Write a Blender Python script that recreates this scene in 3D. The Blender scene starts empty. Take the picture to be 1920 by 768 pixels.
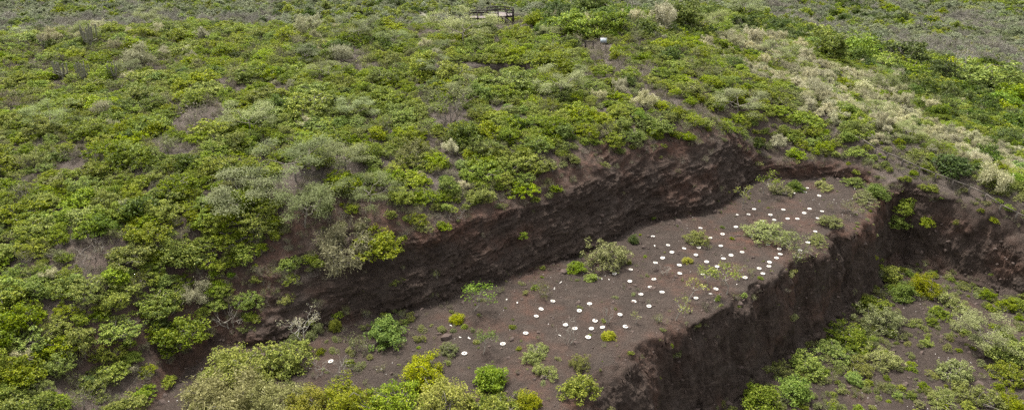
import bpy, bmesh, math, random
import numpy as np
from mathutils import Vector, Matrix, Euler

# ------------------------------------------------------------------ camera, sky, sun, exposure
scene = bpy.context.scene
COL = scene.collection
CAM_H, PITCH, FPX = 37.0, math.radians(24.7), 1371.0     # photograph is 1920 px wide
cam_data = bpy.data.cameras.new('camera')
cam_data.sensor_width = 36.0
cam_data.lens = 36.0 * FPX / 1920.0
cam_data.clip_start, cam_data.clip_end = 0.5, 6000.0
cam = bpy.data.objects.new('camera', cam_data)
cam.location = (0, 0, CAM_H)
cam.rotation_euler = (math.pi / 2 - PITCH, 0, 0)
COL.objects.link(cam)
scene.camera = cam

SUN_AZ, SUN_EL = math.radians(-32), math.radians(64)      # azimuth clockwise from +Y
world = bpy.data.worlds.new('World')
scene.world = world
world.use_nodes = True
wn, wl = world.node_tree.nodes, world.node_tree.links
sky = wn.new('ShaderNodeTexSky')
sky.sky_type = 'NISHITA'
sky.sun_disc = False
sky.sun_elevation = SUN_EL
sky.sun_rotation = SUN_AZ % (2 * math.pi)
sky.dust_density = 4.0
hs = wn.new('ShaderNodeHueSaturation')
hs.inputs['Saturation'].default_value = 0.12               # thin even cloud: a nearly white sky
wl.new(sky.outputs[0], hs.inputs['Color'])
wl.new(hs.outputs[0], wn['Background'].inputs['Color'])
wn['Background'].inputs['Strength'].default_value = 0.15
sun_d = bpy.data.lights.new('sun', 'SUN')
sun_d.energy = 2.8
sun_d.angle = math.radians(7)
sun_d.color = (1.0, 0.955, 0.88)
sun = bpy.data.objects.new('sun', sun_d)
sdir = Vector((math.sin(SUN_AZ) * math.cos(SUN_EL), math.cos(SUN_AZ) * math.cos(SUN_EL), math.sin(SUN_EL)))
sun.rotation_euler = sdir.to_track_quat('Z', 'Y').to_euler()
sun.location = sdir * 200
COL.objects.link(sun)
scene.view_settings.view_transform = 'Standard'
scene.view_settings.look = 'None'
scene.view_settings.exposure = 1.2
scene.view_settings.gamma = 1.0
scene.cycles.max_bounces = 5
scene.cycles.diffuse_bounces = 3
scene.cycles.glossy_bounces = 1
scene.cycles.sample_clamp_indirect = 2.0
scene.cycles.transmission_bounces = 2
scene.cycles.use_denoising = False

RNG = np.random.default_rng(11)
cp, sp = math.cos(PITCH), math.sin(PITCH)

# ------------------------------------------------------------------ survey helpers: the camera's own geometry
def ray(u, v):
    a, b = (u - 960.0) / FPX, (384.0 - v) / FPX
    return np.array([a, cp + b * sp, -sp + b * cp])

def at(u, v, z):
    d = ray(u, v)
    t = (z - CAM_H) / d[2]
    return (d[0] * t, d[1] * t)

def project(x, y, z):
    dz = z - CAM_H
    dep = y * cp - dz * sp
    up = y * sp + dz * cp
    return 960 + FPX * x / dep, 384 - FPX * up / dep, dep

# ------------------------------------------------------------------ noise
def _hash(i, j, k):
    n = (i.astype(np.int64) * 374761393 + j.astype(np.int64) * 668265263 + k.astype(np.int64) * 2147483647) & 0xffffffff
    n = ((n ^ (n >> 13)) * 1274126177) & 0xffffffff
    n = ((n ^ (n >> 16)) * 2246822519) & 0xffffffff
    return ((n ^ (n >> 15)) & 0xffffff) / float(0xffffff)

def vnoise(x, y, z):
    xi, yi, zi = np.floor(x), np.floor(y), np.floor(z)
    fx, fy, fz = x - xi, y - yi, z - zi
    fx, fy, fz = [f * f * (3 - 2 * f) for f in (fx, fy, fz)]
    r = 0
    for a in (0, 1):
        for b in (0, 1):
            for c in (0, 1):
                w = (fx if a else 1 - fx) * (fy if b else 1 - fy) * (fz if c else 1 - fz)
                r = r + w * _hash(xi + a, yi + b, zi + c)
    return r * 2 - 1

def fbm(x, y, z=0.0, octv=4, seed=0.0):
    x = np.asarray(x, float); y = np.asarray(y, float); z = np.asarray(z, float) + x * 0
    s, a, t = 0, 1.0, 0
    for o in range(octv):
        s = s + a * vnoise(x + seed * 7.3 + o * 17.1, y + seed * 3.7 - o * 9.2, z + seed * 1.9)
        t += a
        a *= 0.5
        x, y, z = x * 2.03, y * 2.03, z * 2.03
    return s / t

def sstep(a, b, x):
    t = np.clip((x - a) / (b - a), 0, 1)
    return t * t * (3 - 2 * t)

def smin(a, b, k):
    h = np.clip(0.5 + 0.5 * (b - a) / k, 0, 1)
    return b + (a - b) * h - k * h * (1 - h)

def sdist(px, py, poly):
    """signed distance to a closed polygon, negative inside"""
    d2 = np.full(px.shape, 1e18)
    ins = np.zeros(px.shape, bool)
    n = len(poly)
    for i in range(n):
        ax, ay = poly[i]; bx, by = poly[(i + 1) % n]
        ex, ey = bx - ax, by - ay
        t = np.clip(((px - ax) * ex + (py - ay) * ey) / (ex * ex + ey * ey + 1e-12), 0, 1)
        d2 = np.minimum(d2, (px - ax - t * ex) ** 2 + (py - ay - t * ey) ** 2)
        if abs(ey) > 1e-9:
            c = ((ay > py) != (by > py)) & (px < (bx - ax) * (py - ay) / ey + ax)
            ins ^= c
    d = np.sqrt(d2)
    return np.where(ins, -d, d)

# ------------------------------------------------------------------ the natural hill: smooth sheet through surveyed heights
PIXH = [(430,555,3.6),(560,505,5.5),(700,455,7),(800,395,7.5),(900,370,7.6),(1000,335,8),(1150,293,8.3),(1270,262,8.3),(1390,252,7.4),
        (1410,268,7.0),(1440,303,2.2),(1500,302,2.0),(1550,300,2.0),(1480,268,3.2),(1560,285,2.6),(1600,262,3.8),(1640,300,2.2),(1760,335,1.4),(1900,392,-0.2),(1690,392,-0.7),(1760,408,-1.6),
        (1850,428,-2.2),(1920,445,-2.6),(2100,480,-3),
        (0,768,3.5),(200,700,1.8),(0,650,5),(200,600,4.5),(350,560,4.0),(0,520,7),(300,450,7.5),(550,400,8.2),(0,380,9.5),(300,300,10.5),
        (650,280,10),(900,250,10),(1100,200,10.2),(0,250,11.5),(400,180,12),(800,150,12),(1150,130,10.8),(0,130,12),(400,100,12.5),
        (800,80,12.2),(1100,85,11),(0,76,11),(150,64,11.6),(400,56,11.8),(700,54,11.6),(920,46,11.3),(1060,44,11),(1180,34,10.3),
        (1290,52,7),(1400,120,5),(1400,200,7),(1500,225,5),(1550,180,1.5),(1600,120,-6),(1700,185,-7),(1700,250,-1.5),(1800,290,-2.5),
        (1900,335,-2.5),(1920,250,-10),(1480,80,-7),(1900,200,-16),(1700,130,-15),(1500,70,-15),(1345,30,-6)]
HX = [at(u, v, z) + (z,) for u, v, z in PIXH]
HX += [(-300,330,-30),(-150,330,-30),(0,320,-30),(150,330,-30),(250,320,-29),(-150,260,-24),(-60,255,-22),(0,245,-20),(40,245,-17),(-100,185,-7),(-50,182,-7),
       (0,178,0),(-130,100,7),(-130,60,2),(-140,160,3),(-210,120,-8),(-220,40,-6),(-70,30,2.5),(-30,20,1),(0,20,-3),(50,30,-10),(90,50,-10),
       (130,90,-14),(200,130,-20),(300,200,-26),(-300,200,-24),(-500,700,-30),(0,700,-30),(500,700,-30),(450,300,-29),(300,60,-22),(-320,-20,-18),(200,-20,-20),(0,-40,-10)]
for u, v, z in ((-150, 84, 10.5), (0, 76, 11), (150, 64, 11.6), (400, 56, 11.8), (700, 54, 11.6)):     # the hill falls away behind its crest
    x, y = at(u, v, z); q = math.hypot(x, y)
    HX += [(x * (q + 13) / q, y * (q + 13) / q, z - 5.0), (x * (q + 27) / q, y * (q + 27) / q, z - 11.0)]
HX = np.array(HX)
def _U(r2):
    return np.where(r2 > 1e-9, 0.5 * r2 * np.log(r2 + 1e-12), 0.0)
_S = 100.0
_P = HX[:, :2] / _S
_n = len(_P)
_K = _U(((_P[:, None] - _P[None]) ** 2).sum(-1)) + np.eye(_n) * 4e-5
_Q = np.hstack([np.ones((_n, 1)), _P])
_A = np.zeros((_n + 3, _n + 3)); _A[:_n, :_n] = _K; _A[:_n, _n:] = _Q; _A[_n:, :_n] = _Q.T
_W = np.linalg.solve(_A, np.concatenate([HX[:, 2], np.zeros(3)]))

def natural(x, y):
    xs, ys = x / _S, y / _S
    z = _W[_n] + _W[_n + 1] * xs + _W[_n + 2] * ys
    for i in range(_n):
        z = z + _W[i] * _U((xs - _P[i, 0]) ** 2 + (ys - _P[i, 1]) ** 2)
    far = sstep(300, 420, np.hypot(x, y - 60))
    z = z * (1 - far) - 30 * far
    z = np.maximum(z, -31)
    near = 1 - sstep(250, 420, np.hypot(x, y - 60))
    z = z + 0.55 * fbm(x / 9, y / 9, 0, 4, 3) * near + 3.0 * fbm(x / 90, y / 90, 0, 3, 5) * (1 - near)
    return z

TERRACE = [at(u, v, 0) for u, v in [(250,800),(300,740),(350,692),(420,655),(520,640),(600,618),(700,592),(830,562),(940,535),(1010,500),(1080,478),
           (1180,430),(1240,412),(1335,398),(1372,372),(1402,345),(1440,336),(1500,336),(1560,334),(1620,345),(1660,370)]]
TERRACE += [(55, 72), (40, 50), (20, 25), (-20, 25), (-30, 38)]
FLOOR_Z = -9.0
FLOOR = [at(u, v, FLOOR_Z) for u, v in [(1690,492),(1640,548),(1560,614),(1480,672),(1395,738),(1330,785),(1270,830)]]
FLOOR += [(6, 34), (2, 22), (60, 20), (110, 40)]
FLOOR += [at(u, v, FLOOR_Z) for u, v in [(2150,610),(1920,560),(1850,538),(1760,517)]]
# a short scarp high on the hill
SC_A, SC_B = np.array(at(778, 132, 11.6)), np.array(at(985, 128, 11.4))

def surface(x, y):
    """height and the masks that say what the ground is made of"""
    N = natural(x, y)
    e = SC_B - SC_A; L = np.hypot(*e); e = e / L; nrm = np.array([-e[1], e[0]])
    s = (x - SC_A[0]) * e[0] + (y - SC_A[1]) * e[1]
    q = (x - SC_A[0]) * nrm[0] + (y - SC_A[1]) * nrm[1] + 0.8 * fbm(x / 2.5, y / 2.5, 0, 3, 8)
    ends = sstep(-1.5, 1.0, s) * sstep(-1.5, 1.0, L - s) * (0.65 + 0.5 * fbm(s / 3.0, s * 0, 0, 2, 4))
    scarp = ends * (1 - sstep(-0.3, 0.6, q)) * sstep(-5, -0.8, q)
    N = N - 3.0 * scarp
    wob = 0.9 * fbm(x / 6, y / 6, 0, 3, 1) + 0.35 * fbm(x / 1.3, y / 1.3, 0, 3, 2)
    d1 = sdist(x, y, TERRACE) + wob * 0.8
    d2 = sdist(x, y, FLOOR) + wob + 0.8 * fbm(x / 2.2, y / 2.2, 0, 4, 33) + 1.1 * fbm(x / 6, y / 6, 0, 2, 34)
    dp = np.maximum(d1, 0)
    st = 1.15 + 0.95 * sstep(-24, -10, x) + 0.5 * fbm(x / 12, y / 12, 0, 2, 31)      # the face lies back towards its left end
    cut1 = np.where(dp < 2.7, st * dp, st * 2.7 + 0.9 * (dp - 2.7))
    tnoise = 0.15 * fbm(x / 2.2, y / 2.2, 0, 4, 6) + 0.22 * fbm(x / 9, y / 9, 0, 2, 7)
    cut1 = cut1 + tnoise
    ep = np.maximum(d2, 0)
    cut2 = FLOOR_Z + np.where(ep < 1.0, 0.8 * ep, 0.8 + (4.2 - 2.5 * (1 - sstep(46, 58, y)) - 1.2 * sstep(48, 56, x)) * (ep - 1.0)) + 0.16 * fbm(x / 2.0, y / 2.0, 0, 4, 9)
    z1 = smin(N, cut1, 1.3)
    z = smin(z1, cut2, 2.4)
    return z, N, d1, d2, scarp

def axis(spans):
    out = [spans[0][0]]
    for a, b, h in spans:
        n = max(1, int(round((b - a) / h)))
        out += list(np.linspace(a, b, n + 1)[1:])
    return np.array(out)

def grow(start, end, h0, ratio):
    v, out = start, []
    h = h0
    sgn = 1 if end > start else -1
    while (end - v) * sgn > 0:
        v += sgn * h; h *= ratio; out.append(v)
    return np.array(out)

FX = axis([(-48, -24, 0.3), (-24, 63, 0.16), (63, 78, 0.35)])
FY = axis([(40, 46, 0.3), (46, 92, 0.16), (92, 128, 0.4)])
GX = np.concatenate([grow(-48, -2500, 0.5, 1.045)[::-1], FX, grow(78, 2500, 0.6, 1.045)])
GY = np.concatenate([grow(40, -400, 0.6, 1.12)[::-1], FY, grow(128, 3500, 0.6, 1.035)])
XX, YY = np.meshgrid(GX, GY)
ZZ, NN, D1, D2, SCARP = surface(XX, YY)
# slope and normals of the smooth ground
ZY, ZX = np.gradient(ZZ, GY, GX)
SL = np.hypot(ZX, ZY)
NI = 1.0 / np.sqrt(1 + SL ** 2)
NX, NY, NZ = -ZX * NI, -ZY * NI, NI
near_cut = (np.minimum(D1, D2) < 14) & (YY < 110)
steep = sstep(0.55, 1.2, SL) * near_cut
front = ((ZZ < -0.4) & (D2 > -3)).astype(float)
back = 1 - front
# strata and crumbling on the faces: pushed along the normal
along = (XX * 0.82 + YY * 0.57)
strat = ZZ - 0.13 * along + 0.8 * fbm(along / 7, ZZ / 4, XX / 30, 3, 12)
ledge = 1 - np.abs(vnoise(along / 6.0, strat * 1.5, strat * 0 + 2.5))
ledge2 = 1 - np.abs(vnoise(along / 2.6, strat * 3.4, strat * 0 + 8.5))
disp_b = 0.36 * (ledge ** 3 - 0.35) + 0.20 * (ledge2 ** 2 - 0.4) + 0.60 * fbm(XX / 2.4, YY / 2.4, ZZ / 1.6, 4, 14)
flute = 1 - np.abs(vnoise(along / 0.9, ZZ / 4.5, ZZ * 0 + 5.5))
disp_f = 0.26 * (flute ** 2 - 0.4) + 0.9 * fbm(XX / 2.6, YY / 2.6, ZZ / 2.6, 4, 15) + 0.22 * fbm(along / 0.5, ZZ / 1.4, XX * 0, 3, 16)
DISP = steep * (back * disp_b + front * disp_f)
# lumps of slumped cinder at the foot of the faces and over the rims
foot = np.exp(-((D1 - 0.2) / 1.6) ** 2) * (YY < 95) * (D2 > 0) + 0.8 * np.exp(-((D2 - 0.2) / 1.8) ** 2)
rim = np.exp(-((ZZ + 0.35) / 0.5) ** 2) * (np.abs(D2 - 4.0) < 4.5)
lump = np.maximum(fbm(XX / 1.1, YY / 1.1, 0, 3, 18), 0)
DISP = DISP + lump * (0.55 * foot + 0.35 * rim) * near_cut
PXX, PYY, PZZ = XX + NX * DISP, YY + NY * DISP, ZZ + NZ * DISP
fine = 0.07 * fbm(XX / 0.45, YY / 0.45, 0, 2, 19) * near_cut
PZZ = PZZ + fine

def ground(x, y):
    x = np.asarray(x, float); y = np.asarray(y, float)
    i = np.clip(np.searchsorted(GX, x) - 1, 0, len(GX) - 2)
    j = np.clip(np.searchsorted(GY, y) - 1, 0, len(GY) - 2)
    tx = (x - GX[i]) / (GX[i + 1] - GX[i]); ty = (y - GY[j]) / (GY[j + 1] - GY[j])
    def f(A):
        return A[j, i] * (1 - tx) * (1 - ty) + A[j, i + 1] * tx * (1 - ty) + A[j + 1, i] * (1 - tx) * ty + A[j + 1, i + 1] * tx * ty
    return f(PZZ)

def hit(u, v):
    """where the line of sight through a point of the survey picture meets the ground"""
    d = ray(u, v)
    t = np.arange(40, 900, 0.25)
    x, y, z = d[0] * t, d[1] * t, CAM_H + d[2] * t
    g = ground(x, y)
    k = np.argmax(z < g)
    a, b = z[k - 1] - g[k - 1], z[k] - g[k]
    tt = t[k - 1] + 0.25 * a / (a - b)
    x, y = d[0] * tt, d[1] * tt
    return float(x), float(y), float(ground(x, y))

# ------------------------------------------------------------------ what the ground is made of (per vertex)
sl2 = sstep(0.45, 1.0, SL) * near_cut
cin = np.clip(sl2 + 0.9 * (D1 < 0.8) * near_cut + 0.85 * (D2 < 1.5) * near_cut, 0, 1)
A_CUT = np.clip(cin + SCARP * 4, 0, 1)                                            # cut cinder against weathered topsoil
A_FACE = np.clip(sl2 * (ZZ < NN - 1.2) + SCARP * 4, 0, 1)                         # fresh face
redn = fbm(XX / 5, YY / 5, ZZ / 3, 4, 21)
topband = np.exp(-((NN - ZZ - 0.9) / 0.9) ** 2) * near_cut * (SL > 0.3)
A_RED = np.clip(0.75 * topband * (1 - 0.65 * sstep(46, 52, XX)) + 0.9 * sstep(0.12, 0.5, redn) * A_CUT * 0.6 + 0.55 * sstep(-0.05, 0.35, fbm(XX / 3.5, YY / 3.5, 0, 4, 22)) * (D1 < 0) * (D2 > 2), 0, 1)

# ------------------------------------------------------------------ node helpers and materials
MATS = {}
def new_mat(name):
    m = bpy.data.materials.new(name)
    m.use_nodes = True
    MATS[name] = m
    nt = m.node_tree
    return m, nt.nodes, nt.links, nt.nodes['Principled BSDF']

def nmix(nodes, links, fac, a, b, blend='MIX'):
    n = nodes.new('ShaderNodeMix'); n.data_type = 'RGBA'; n.blend_type = blend
    for sock, val in ((n.inputs[0], fac), (n.inputs[6], a), (n.inputs[7], b)):
        if isinstance(val, bpy.types.NodeSocket): links.new(val, sock)
        elif isinstance(val, (int, float)): sock.default_value = val
        else: sock.default_value = (*val, 1)
    return n.outputs[2]

def nnoise(nodes, links, scale, detail=4, rough=0.55, vec=None, dim='3D'):
    n = nodes.new('ShaderNodeTexNoise'); n.inputs['Scale'].default_value = scale
    n.inputs['Detail'].default_value = detail; n.inputs['Roughness'].default_value = rough
    if vec is not None: links.new(vec, n.inputs['Vector'])
    return n.outputs['Fac']

def nramp(nodes, links, fac, a, b):
    n = nodes.new('ShaderNodeMapRange'); n.inputs['From Min'].default_value = a; n.inputs['From Max'].default_value = b
    links.new(fac, n.inputs['Value'])
    return n.outputs[0]

def nattr(nodes, name):
    n = nodes.new('ShaderNodeAttribute'); n.attribute_name = name
    return n.outputs['Fac']

def nmath(nodes, links, op, a, b):
    n = nodes.new('ShaderNodeMath'); n.operation = op
    for k, v in enumerate((a, b)):
        if isinstance(v, bpy.types.NodeSocket): links.new(v, n.inputs[k])
        else: n.inputs[k].default_value = v
    return n.outputs[0]

def soil_material():
    m, N, L, bs = new_mat('cinder_soil')
    tc = N.new('ShaderNodeTexCoord').outputs['Object']
    n_big = nramp(N, L, nnoise(N, L, 0.22, 4, 0.6, tc), 0.35, 0.65)
    n_mid = nramp(N, L, nnoise(N, L, 1.1, 5, 0.65, tc), 0.36, 0.64)
    n_fin = nramp(N, L, nnoise(N, L, 6.0, 4, 0.7, tc), 0.33, 0.67)
    n_grit = nramp(N, L, nnoise(N, L, 22.0, 2, 0.6, tc), 0.35, 0.66)
    cut, face, red = nattr(N, 'cut'), nattr(N, 'face'), nattr(N, 'red')
    # weathered topsoil under the shrubs: brown earth and grey litter
    top = nmix(N, L, n_mid, (0.066, 0.050, 0.041), (0.135, 0.112, 0.094))
    top = nmix(N, L, nmath(N, L, 'MULTIPLY', n_fin, 0.6), top, (0.19, 0.168, 0.142))
    top = nmix(N, L, nmath(N, L, 'MULTIPLY', n_big, 0.4), top, (0.095, 0.066, 0.052))
    # trodden cinder of the terrace and floor
    bed = nmix(N, L, n_big, (0.044, 0.032, 0.025), (0.074, 0.053, 0.042))
    bed = nmix(N, L, nmath(N, L, 'MULTIPLY', n_mid, 0.55), bed, (0.038, 0.028, 0.023))
    bed = nmix(N, L, nmath(N, L, 'MULTIPLY', n_grit, 0.45), bed, (0.112, 0.091, 0.078))
    bed = nmix(N, L, nmath(N, L, 'MULTIPLY', nramp(N, L, nnoise(N, L, 0.6, 6, 0.7, tc), 0.5, 0.66), 0.6), bed, (0.105, 0.081, 0.066))
    # fresh scoria of the cut faces
    fc = nmix(N, L, n_mid, (0.040, 0.028, 0.022), (0.078, 0.055, 0.043))
    fc = nmix(N, L, nmath(N, L, 'MULTIPLY', n_fin, 0.5), fc, (0.040, 0.029, 0.024))
    fc = nmix(N, L, nmath(N, L, 'MULTIPLY', n_grit, 0.3), fc, (0.11, 0.086, 0.072))
    fc = nmix(N, L, nmath(N, L, 'MULTIPLY', nramp(N, L, nnoise(N, L, 0.45, 5, 0.65, tc), 0.48, 0.68), 0.55), fc, (0.100, 0.080, 0.068))
    mp = N.new('ShaderNodeMapping'); mp.inputs['Rotation'].default_value = (math.radians(9), math.radians(-9), 0.6); mp.inputs['Scale'].default_value = (0.5, 0.5, 7.0)
    L.new(tc, mp.inputs['Vector'])
    streak = nramp(N, L, nnoise(N, L, 0.8, 5, 0.65, mp.outputs[0]), 0.54, 0.72)
    fc = nmix(N, L, nmath(N, L, 'MULTIPLY', streak, 0.8), fc, (0.135, 0.102, 0.080))
    bedface = nmix(N, L, face, bed, fc)
    c = nmix(N, L, cut, top, bedface)
    c = nmix(N, L, nmath(N, L, 'MULTIPLY', red, nmath(N, L, 'ADD', nmath(N, L, 'MULTIPLY', n_mid, 0.55), 0.1)), c, (0.17, 0.085, 0.058))
    L.new(c, bs.inputs['Base Color'])
    bs.inputs['Roughness'].default_value = 0.95
    bs.inputs['Specular IOR Level'].default_value = 0.15
    h = nmath(N, L, 'ADD', nmath(N, L, 'MULTIPLY', n_fin, 1.0), nmath(N, L, 'MULTIPLY', n_grit, 0.45))
    bp = N.new('ShaderNodeBump'); bp.inputs['Strength'].default_value = 0.8; bp.inputs['Distance'].default_value = 0.2
    L.new(h, bp.inputs['Height']); L.new(bp.outputs[0], bs.inputs['Normal'])
    return m

def plain_material():
    m, N, L, bs = new_mat('dry_plain')
    tc = N.new('ShaderNodeTexCoord').outputs['Object']
    a = nramp(N, L, nnoise(N, L, 0.02, 5, 0.6, tc), 0.38, 0.62)
    b = nramp(N, L, nnoise(N, L, 0.35, 5, 0.7, tc), 0.35, 0.65)
    c = nmix(N, L, b, (0.10, 0.092, 0.065), (0.20, 0.18, 0.14))
    c = nmix(N, L, nmath(N, L, 'MULTIPLY', a, 0.5), c, (0.09, 0.10, 0.04))
    L.new(c, bs.inputs['Base Color'])
    bs.inputs['Roughness'].default_value = 0.95
    return m

M_SOIL = soil_material()
M_PLAIN = plain_material()

# ------------------------------------------------------------------ cut the ground into its named pieces
ny, nx = XX.shape
fc_ = lambda A: 0.25 * (A[:-1, :-1] + A[1:, :-1] + A[:-1, 1:] + A[1:, 1:])
f_sl, f_d1, f_d2, f_z, f_n, f_y, f_nc = fc_(SL), fc_(D1), fc_(D2), fc_(ZZ), fc_(NN), fc_(YY), fc_(near_cut.astype(float)) > 0.5
cls = np.zeros(f_sl.shape, int)                                      # 0 hillside
cls[(fc_(np.hypot(XX, YY - 60)) > 150) & (f_z < -12)] = 5             # plain
cls[f_nc & (f_d1 < 0.15)] = 1                                         # terrace
lowcut = f_nc & (f_z < f_n - 1.0) & (f_z < -0.9) & (f_y < 100)
cls[lowcut & (f_d2 >= 0)] = 3                                         # lower face
cls[f_nc & (f_d2 < 0) & (f_z < -6)] = 4                               # quarry floor
cls[f_nc & (cls == 0) & (f_d1 >= 0.15) & (f_sl > 0.8) & (f_z < f_n - 0.35) & (f_z > -0.5)] = 2   # upper face
idx = np.arange(nx * ny).reshape(ny, nx)
QUADS = np.stack([idx[:-1, :-1], idx[:-1, 1:], idx[1:, 1:], idx[1:, :-1]], -1).reshape(-1, 4)
VERT = np.stack([PXX, PYY, PZZ], -1).reshape(-1, 3)
cls = cls.reshape(-1)

def mesh_from(name, verts, faces, nper, mat, attrs=None, smooth=True, matidx=None):
    me = bpy.data.meshes.new(name)
    nv, nf = len(verts), len(faces)
    me.vertices.add(nv); me.vertices.foreach_set('co', np.ascontiguousarray(verts, dtype=np.float32).ravel())
    me.loops.add(nf * nper); me.loops.foreach_set('vertex_index', np.ascontiguousarray(faces, dtype=np.int32).ravel())
    me.polygons.add(nf); me.polygons.foreach_set('loop_start', np.arange(0, nf * nper, nper, dtype=np.int32))
    if smooth: me.polygons.foreach_set('use_smooth', np.ones(nf, bool))
    for mm in (mat if isinstance(mat, (list, tuple)) else [mat]): me.materials.append(mm)
    if matidx is not None: me.polygons.foreach_set('material_index', np.ascontiguousarray(matidx, dtype=np.int32))
    for k, (dom, val) in (attrs or {}).items():
        a = me.attributes.new(k, 'FLOAT', dom)
        a.data.foreach_set('value', np.ascontiguousarray(val, dtype=np.float32))
    me.update(calc_edges=True)
    return me

def tag(o, label=None, cat=None, group=None, kind=None):
    if label: o['label'] = label
    if cat: o['category'] = cat
    if group: o['group'] = group
    if kind: o['kind'] = kind
    return o

def link(name, me, parent=None):
    o = bpy.data.objects.new(name, me)
    COL.objects.link(o)
    if parent is not None: o.parent = parent
    return o

def empty(name, loc=(0, 0, 0), rz=0.0, sc=1.0):
    o = bpy.data.objects.new(name, None)
    o.empty_display_size = 0.3
    o.location = loc; o.rotation_euler = (0, 0, rz); o.scale = (sc, sc, sc)
    COL.objects.link(o)
    return o

for k, (nm, lab, cat, mt) in enumerate([
        ('hillside', 'shrub covered brown hillside rising behind the cut', 'hillside', M_SOIL),
        ('terrace', 'level dark cinder terrace dotted with white planting rings', 'terrace', M_SOIL),
        ('upper_cliff', 'long dark cut face behind the terrace', 'cliff', M_SOIL),
        ('lower_cliff', 'dark quarried face falling from the terrace to the floor below', 'cliff', M_SOIL),
        ('quarry_floor', 'lower quarry floor with scattered low plants', 'ground', M_SOIL),
        ('plain', 'far flat scrub plain beyond the hill', 'plain', M_PLAIN)]):
    q = QUADS[cls == k]
    used, inv = np.unique(q, return_inverse=True)
    ff = inv.reshape(-1, 4)
    P3 = VERT[used]
    at_ = {'cut': A_CUT.ravel()[used], 'face': A_FACE.ravel()[used], 'red': A_RED.ravel()[used]}
    if k in (2, 3):                                                   # finer crumbling of the two faces
        w = np.stack([SL.ravel()[used], NX.ravel()[used], NY.ravel()[used], NZ.ravel()[used], at_['cut'], at_['face'], at_['red']], 1)
        D = 4
        t = np.linspace(0, 1, D + 1)
        su, sv = np.meshgrid(t, t); su, sv = su.ravel(), sv.ravel()
        bw = np.stack([(1 - su) * (1 - sv), su * (1 - sv), su * sv, (1 - su) * sv], 0)
        full = np.concatenate([P3, w], 1)
        sub = np.einsum('fcj,cp->fpj', full[ff], bw).reshape(-1, full.shape[1])
        loc = np.arange((D + 1) ** 2).reshape(D + 1, D + 1)
        lq = np.stack([loc[:-1, :-1], loc[:-1, 1:], loc[1:, 1:], loc[1:, :-1]], -1).reshape(-1, 4)
        fq = (np.arange(len(ff))[:, None, None] * (D + 1) ** 2 + lq[None]).reshape(-1, 4)
        # weld the shared edges
        key = np.round(sub[:, :3] * 2000).astype(np.int64)
        hk = key[:, 0] * 73856093 ^ key[:, 1] * 19349663 ^ key[:, 2] * 83492791
        _, first, inv2 = np.unique(hk, return_index=True, return_inverse=True)
        sub = sub[first]; ff = inv2[fq]
        X3, Y3, Z3 = sub[:, 0], sub[:, 1], sub[:, 2]
        m3 = sstep(0.9, 1.8, sub[:, 3])
        al = X3 * 0.82 + Y3 * 0.57
        if k == 2:
            stt = Z3 - 0.16 * al + 0.5 * fbm(al / 5, Z3 / 3, X3 / 20, 3, 12)
            l3 = 1 - np.abs(vnoise(al / 1.6, stt * 4.2, stt * 0 + 1.5)); l4 = 1 - np.abs(vnoise(al / 0.7, stt * 9.0, stt * 0 + 4.5))
            dd = 0.15 * (l3 ** 4 - 0.2) + 0.08 * (l4 ** 3 - 0.3) + 0.24 * fbm(X3 / 0.5, Y3 / 0.5, Z3 / 0.35, 3, 24)
        else:
            fl = 1 - np.abs(vnoise(al / 0.32, Z3 / 1.7, Z3 * 0 + 6.5))
            dd = 0.14 * (fl ** 2 - 0.4) + 0.20 * fbm(X3 / 0.6, Y3 / 0.6, Z3 / 0.8, 4, 25) + 0.10 * fbm(X3 / 0.2, Y3 / 0.2, Z3 / 0.25, 2, 26)
        P3 = sub[:, :3] + sub[:, 4:7] * (dd * m3)[:, None]
        at_ = {'cut': sub[:, 7], 'face': sub[:, 8], 'red': sub[:, 9]}
    me = mesh_from(nm, P3, ff, 4, mt, {kk: ('POINT', vv) for kk, vv in at_.items()}, smooth=(k not in (2, 3)))
    tag(link(nm, me), lab, cat, kind='structure')
print('ground', VERT.shape, [int((cls == k).sum()) for k in range(6)])

# ------------------------------------------------------------------ leaf, twig and bark materials
def leaf_material(name, dark, light, tip, transl=0.3, rough=0.5):
    """dark/light vary leaf by leaf, tip is the young growth; plants differ a little from one another"""
    m, N, L, bs = new_mat(name)
    t = nattr(N, 'tint')
    y = nattr(N, 'young')
    oi = N.new('ShaderNodeObjectInfo').outputs['Random']
    c = nmix(N, L, t, dark, light)
    c = nmix(N, L, y, c, tip)
    h = N.new('ShaderNodeHueSaturation')
    L.new(c, h.inputs['Color'])
    L.new(nmath(N, L, 'ADD', nmath(N, L, 'MULTIPLY', oi, 0.030), 0.482), h.inputs['Hue'])
    r2 = nmath(N, L, 'FRACT', nmath(N, L, 'MULTIPLY', oi, 7.31), 0.0)
    r3 = nmath(N, L, 'FRACT', nmath(N, L, 'MULTIPLY', oi, 23.7), 0.0)
    L.new(nmath(N, L, 'ADD', nmath(N, L, 'MULTIPLY', r2, 0.28), 0.90), h.inputs['Saturation'])
    L.new(nmath(N, L, 'ADD', nmath(N, L, 'MULTIPLY', r3, 0.55), 0.70), h.inputs['Value'])
    L.new(h.outputs[0], bs.inputs['Base Color'])
    bs.inputs['Roughness'].default_value = rough
    bs.inputs['Specular IOR Level'].default_value = 0.12
    tr = N.new('ShaderNodeBsdfTranslucent'); L.new(h.outputs[0], tr.inputs['Color'])
    mx = N.new('ShaderNodeMixShader'); mx.inputs[0].default_value = transl
    L.new(bs.outputs[0], mx.inputs[1]); L.new(tr.outputs[0], mx.inputs[2])
    L.new(mx.outputs[0], N['Material Output'].inputs['Surface'])
    return m

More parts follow.
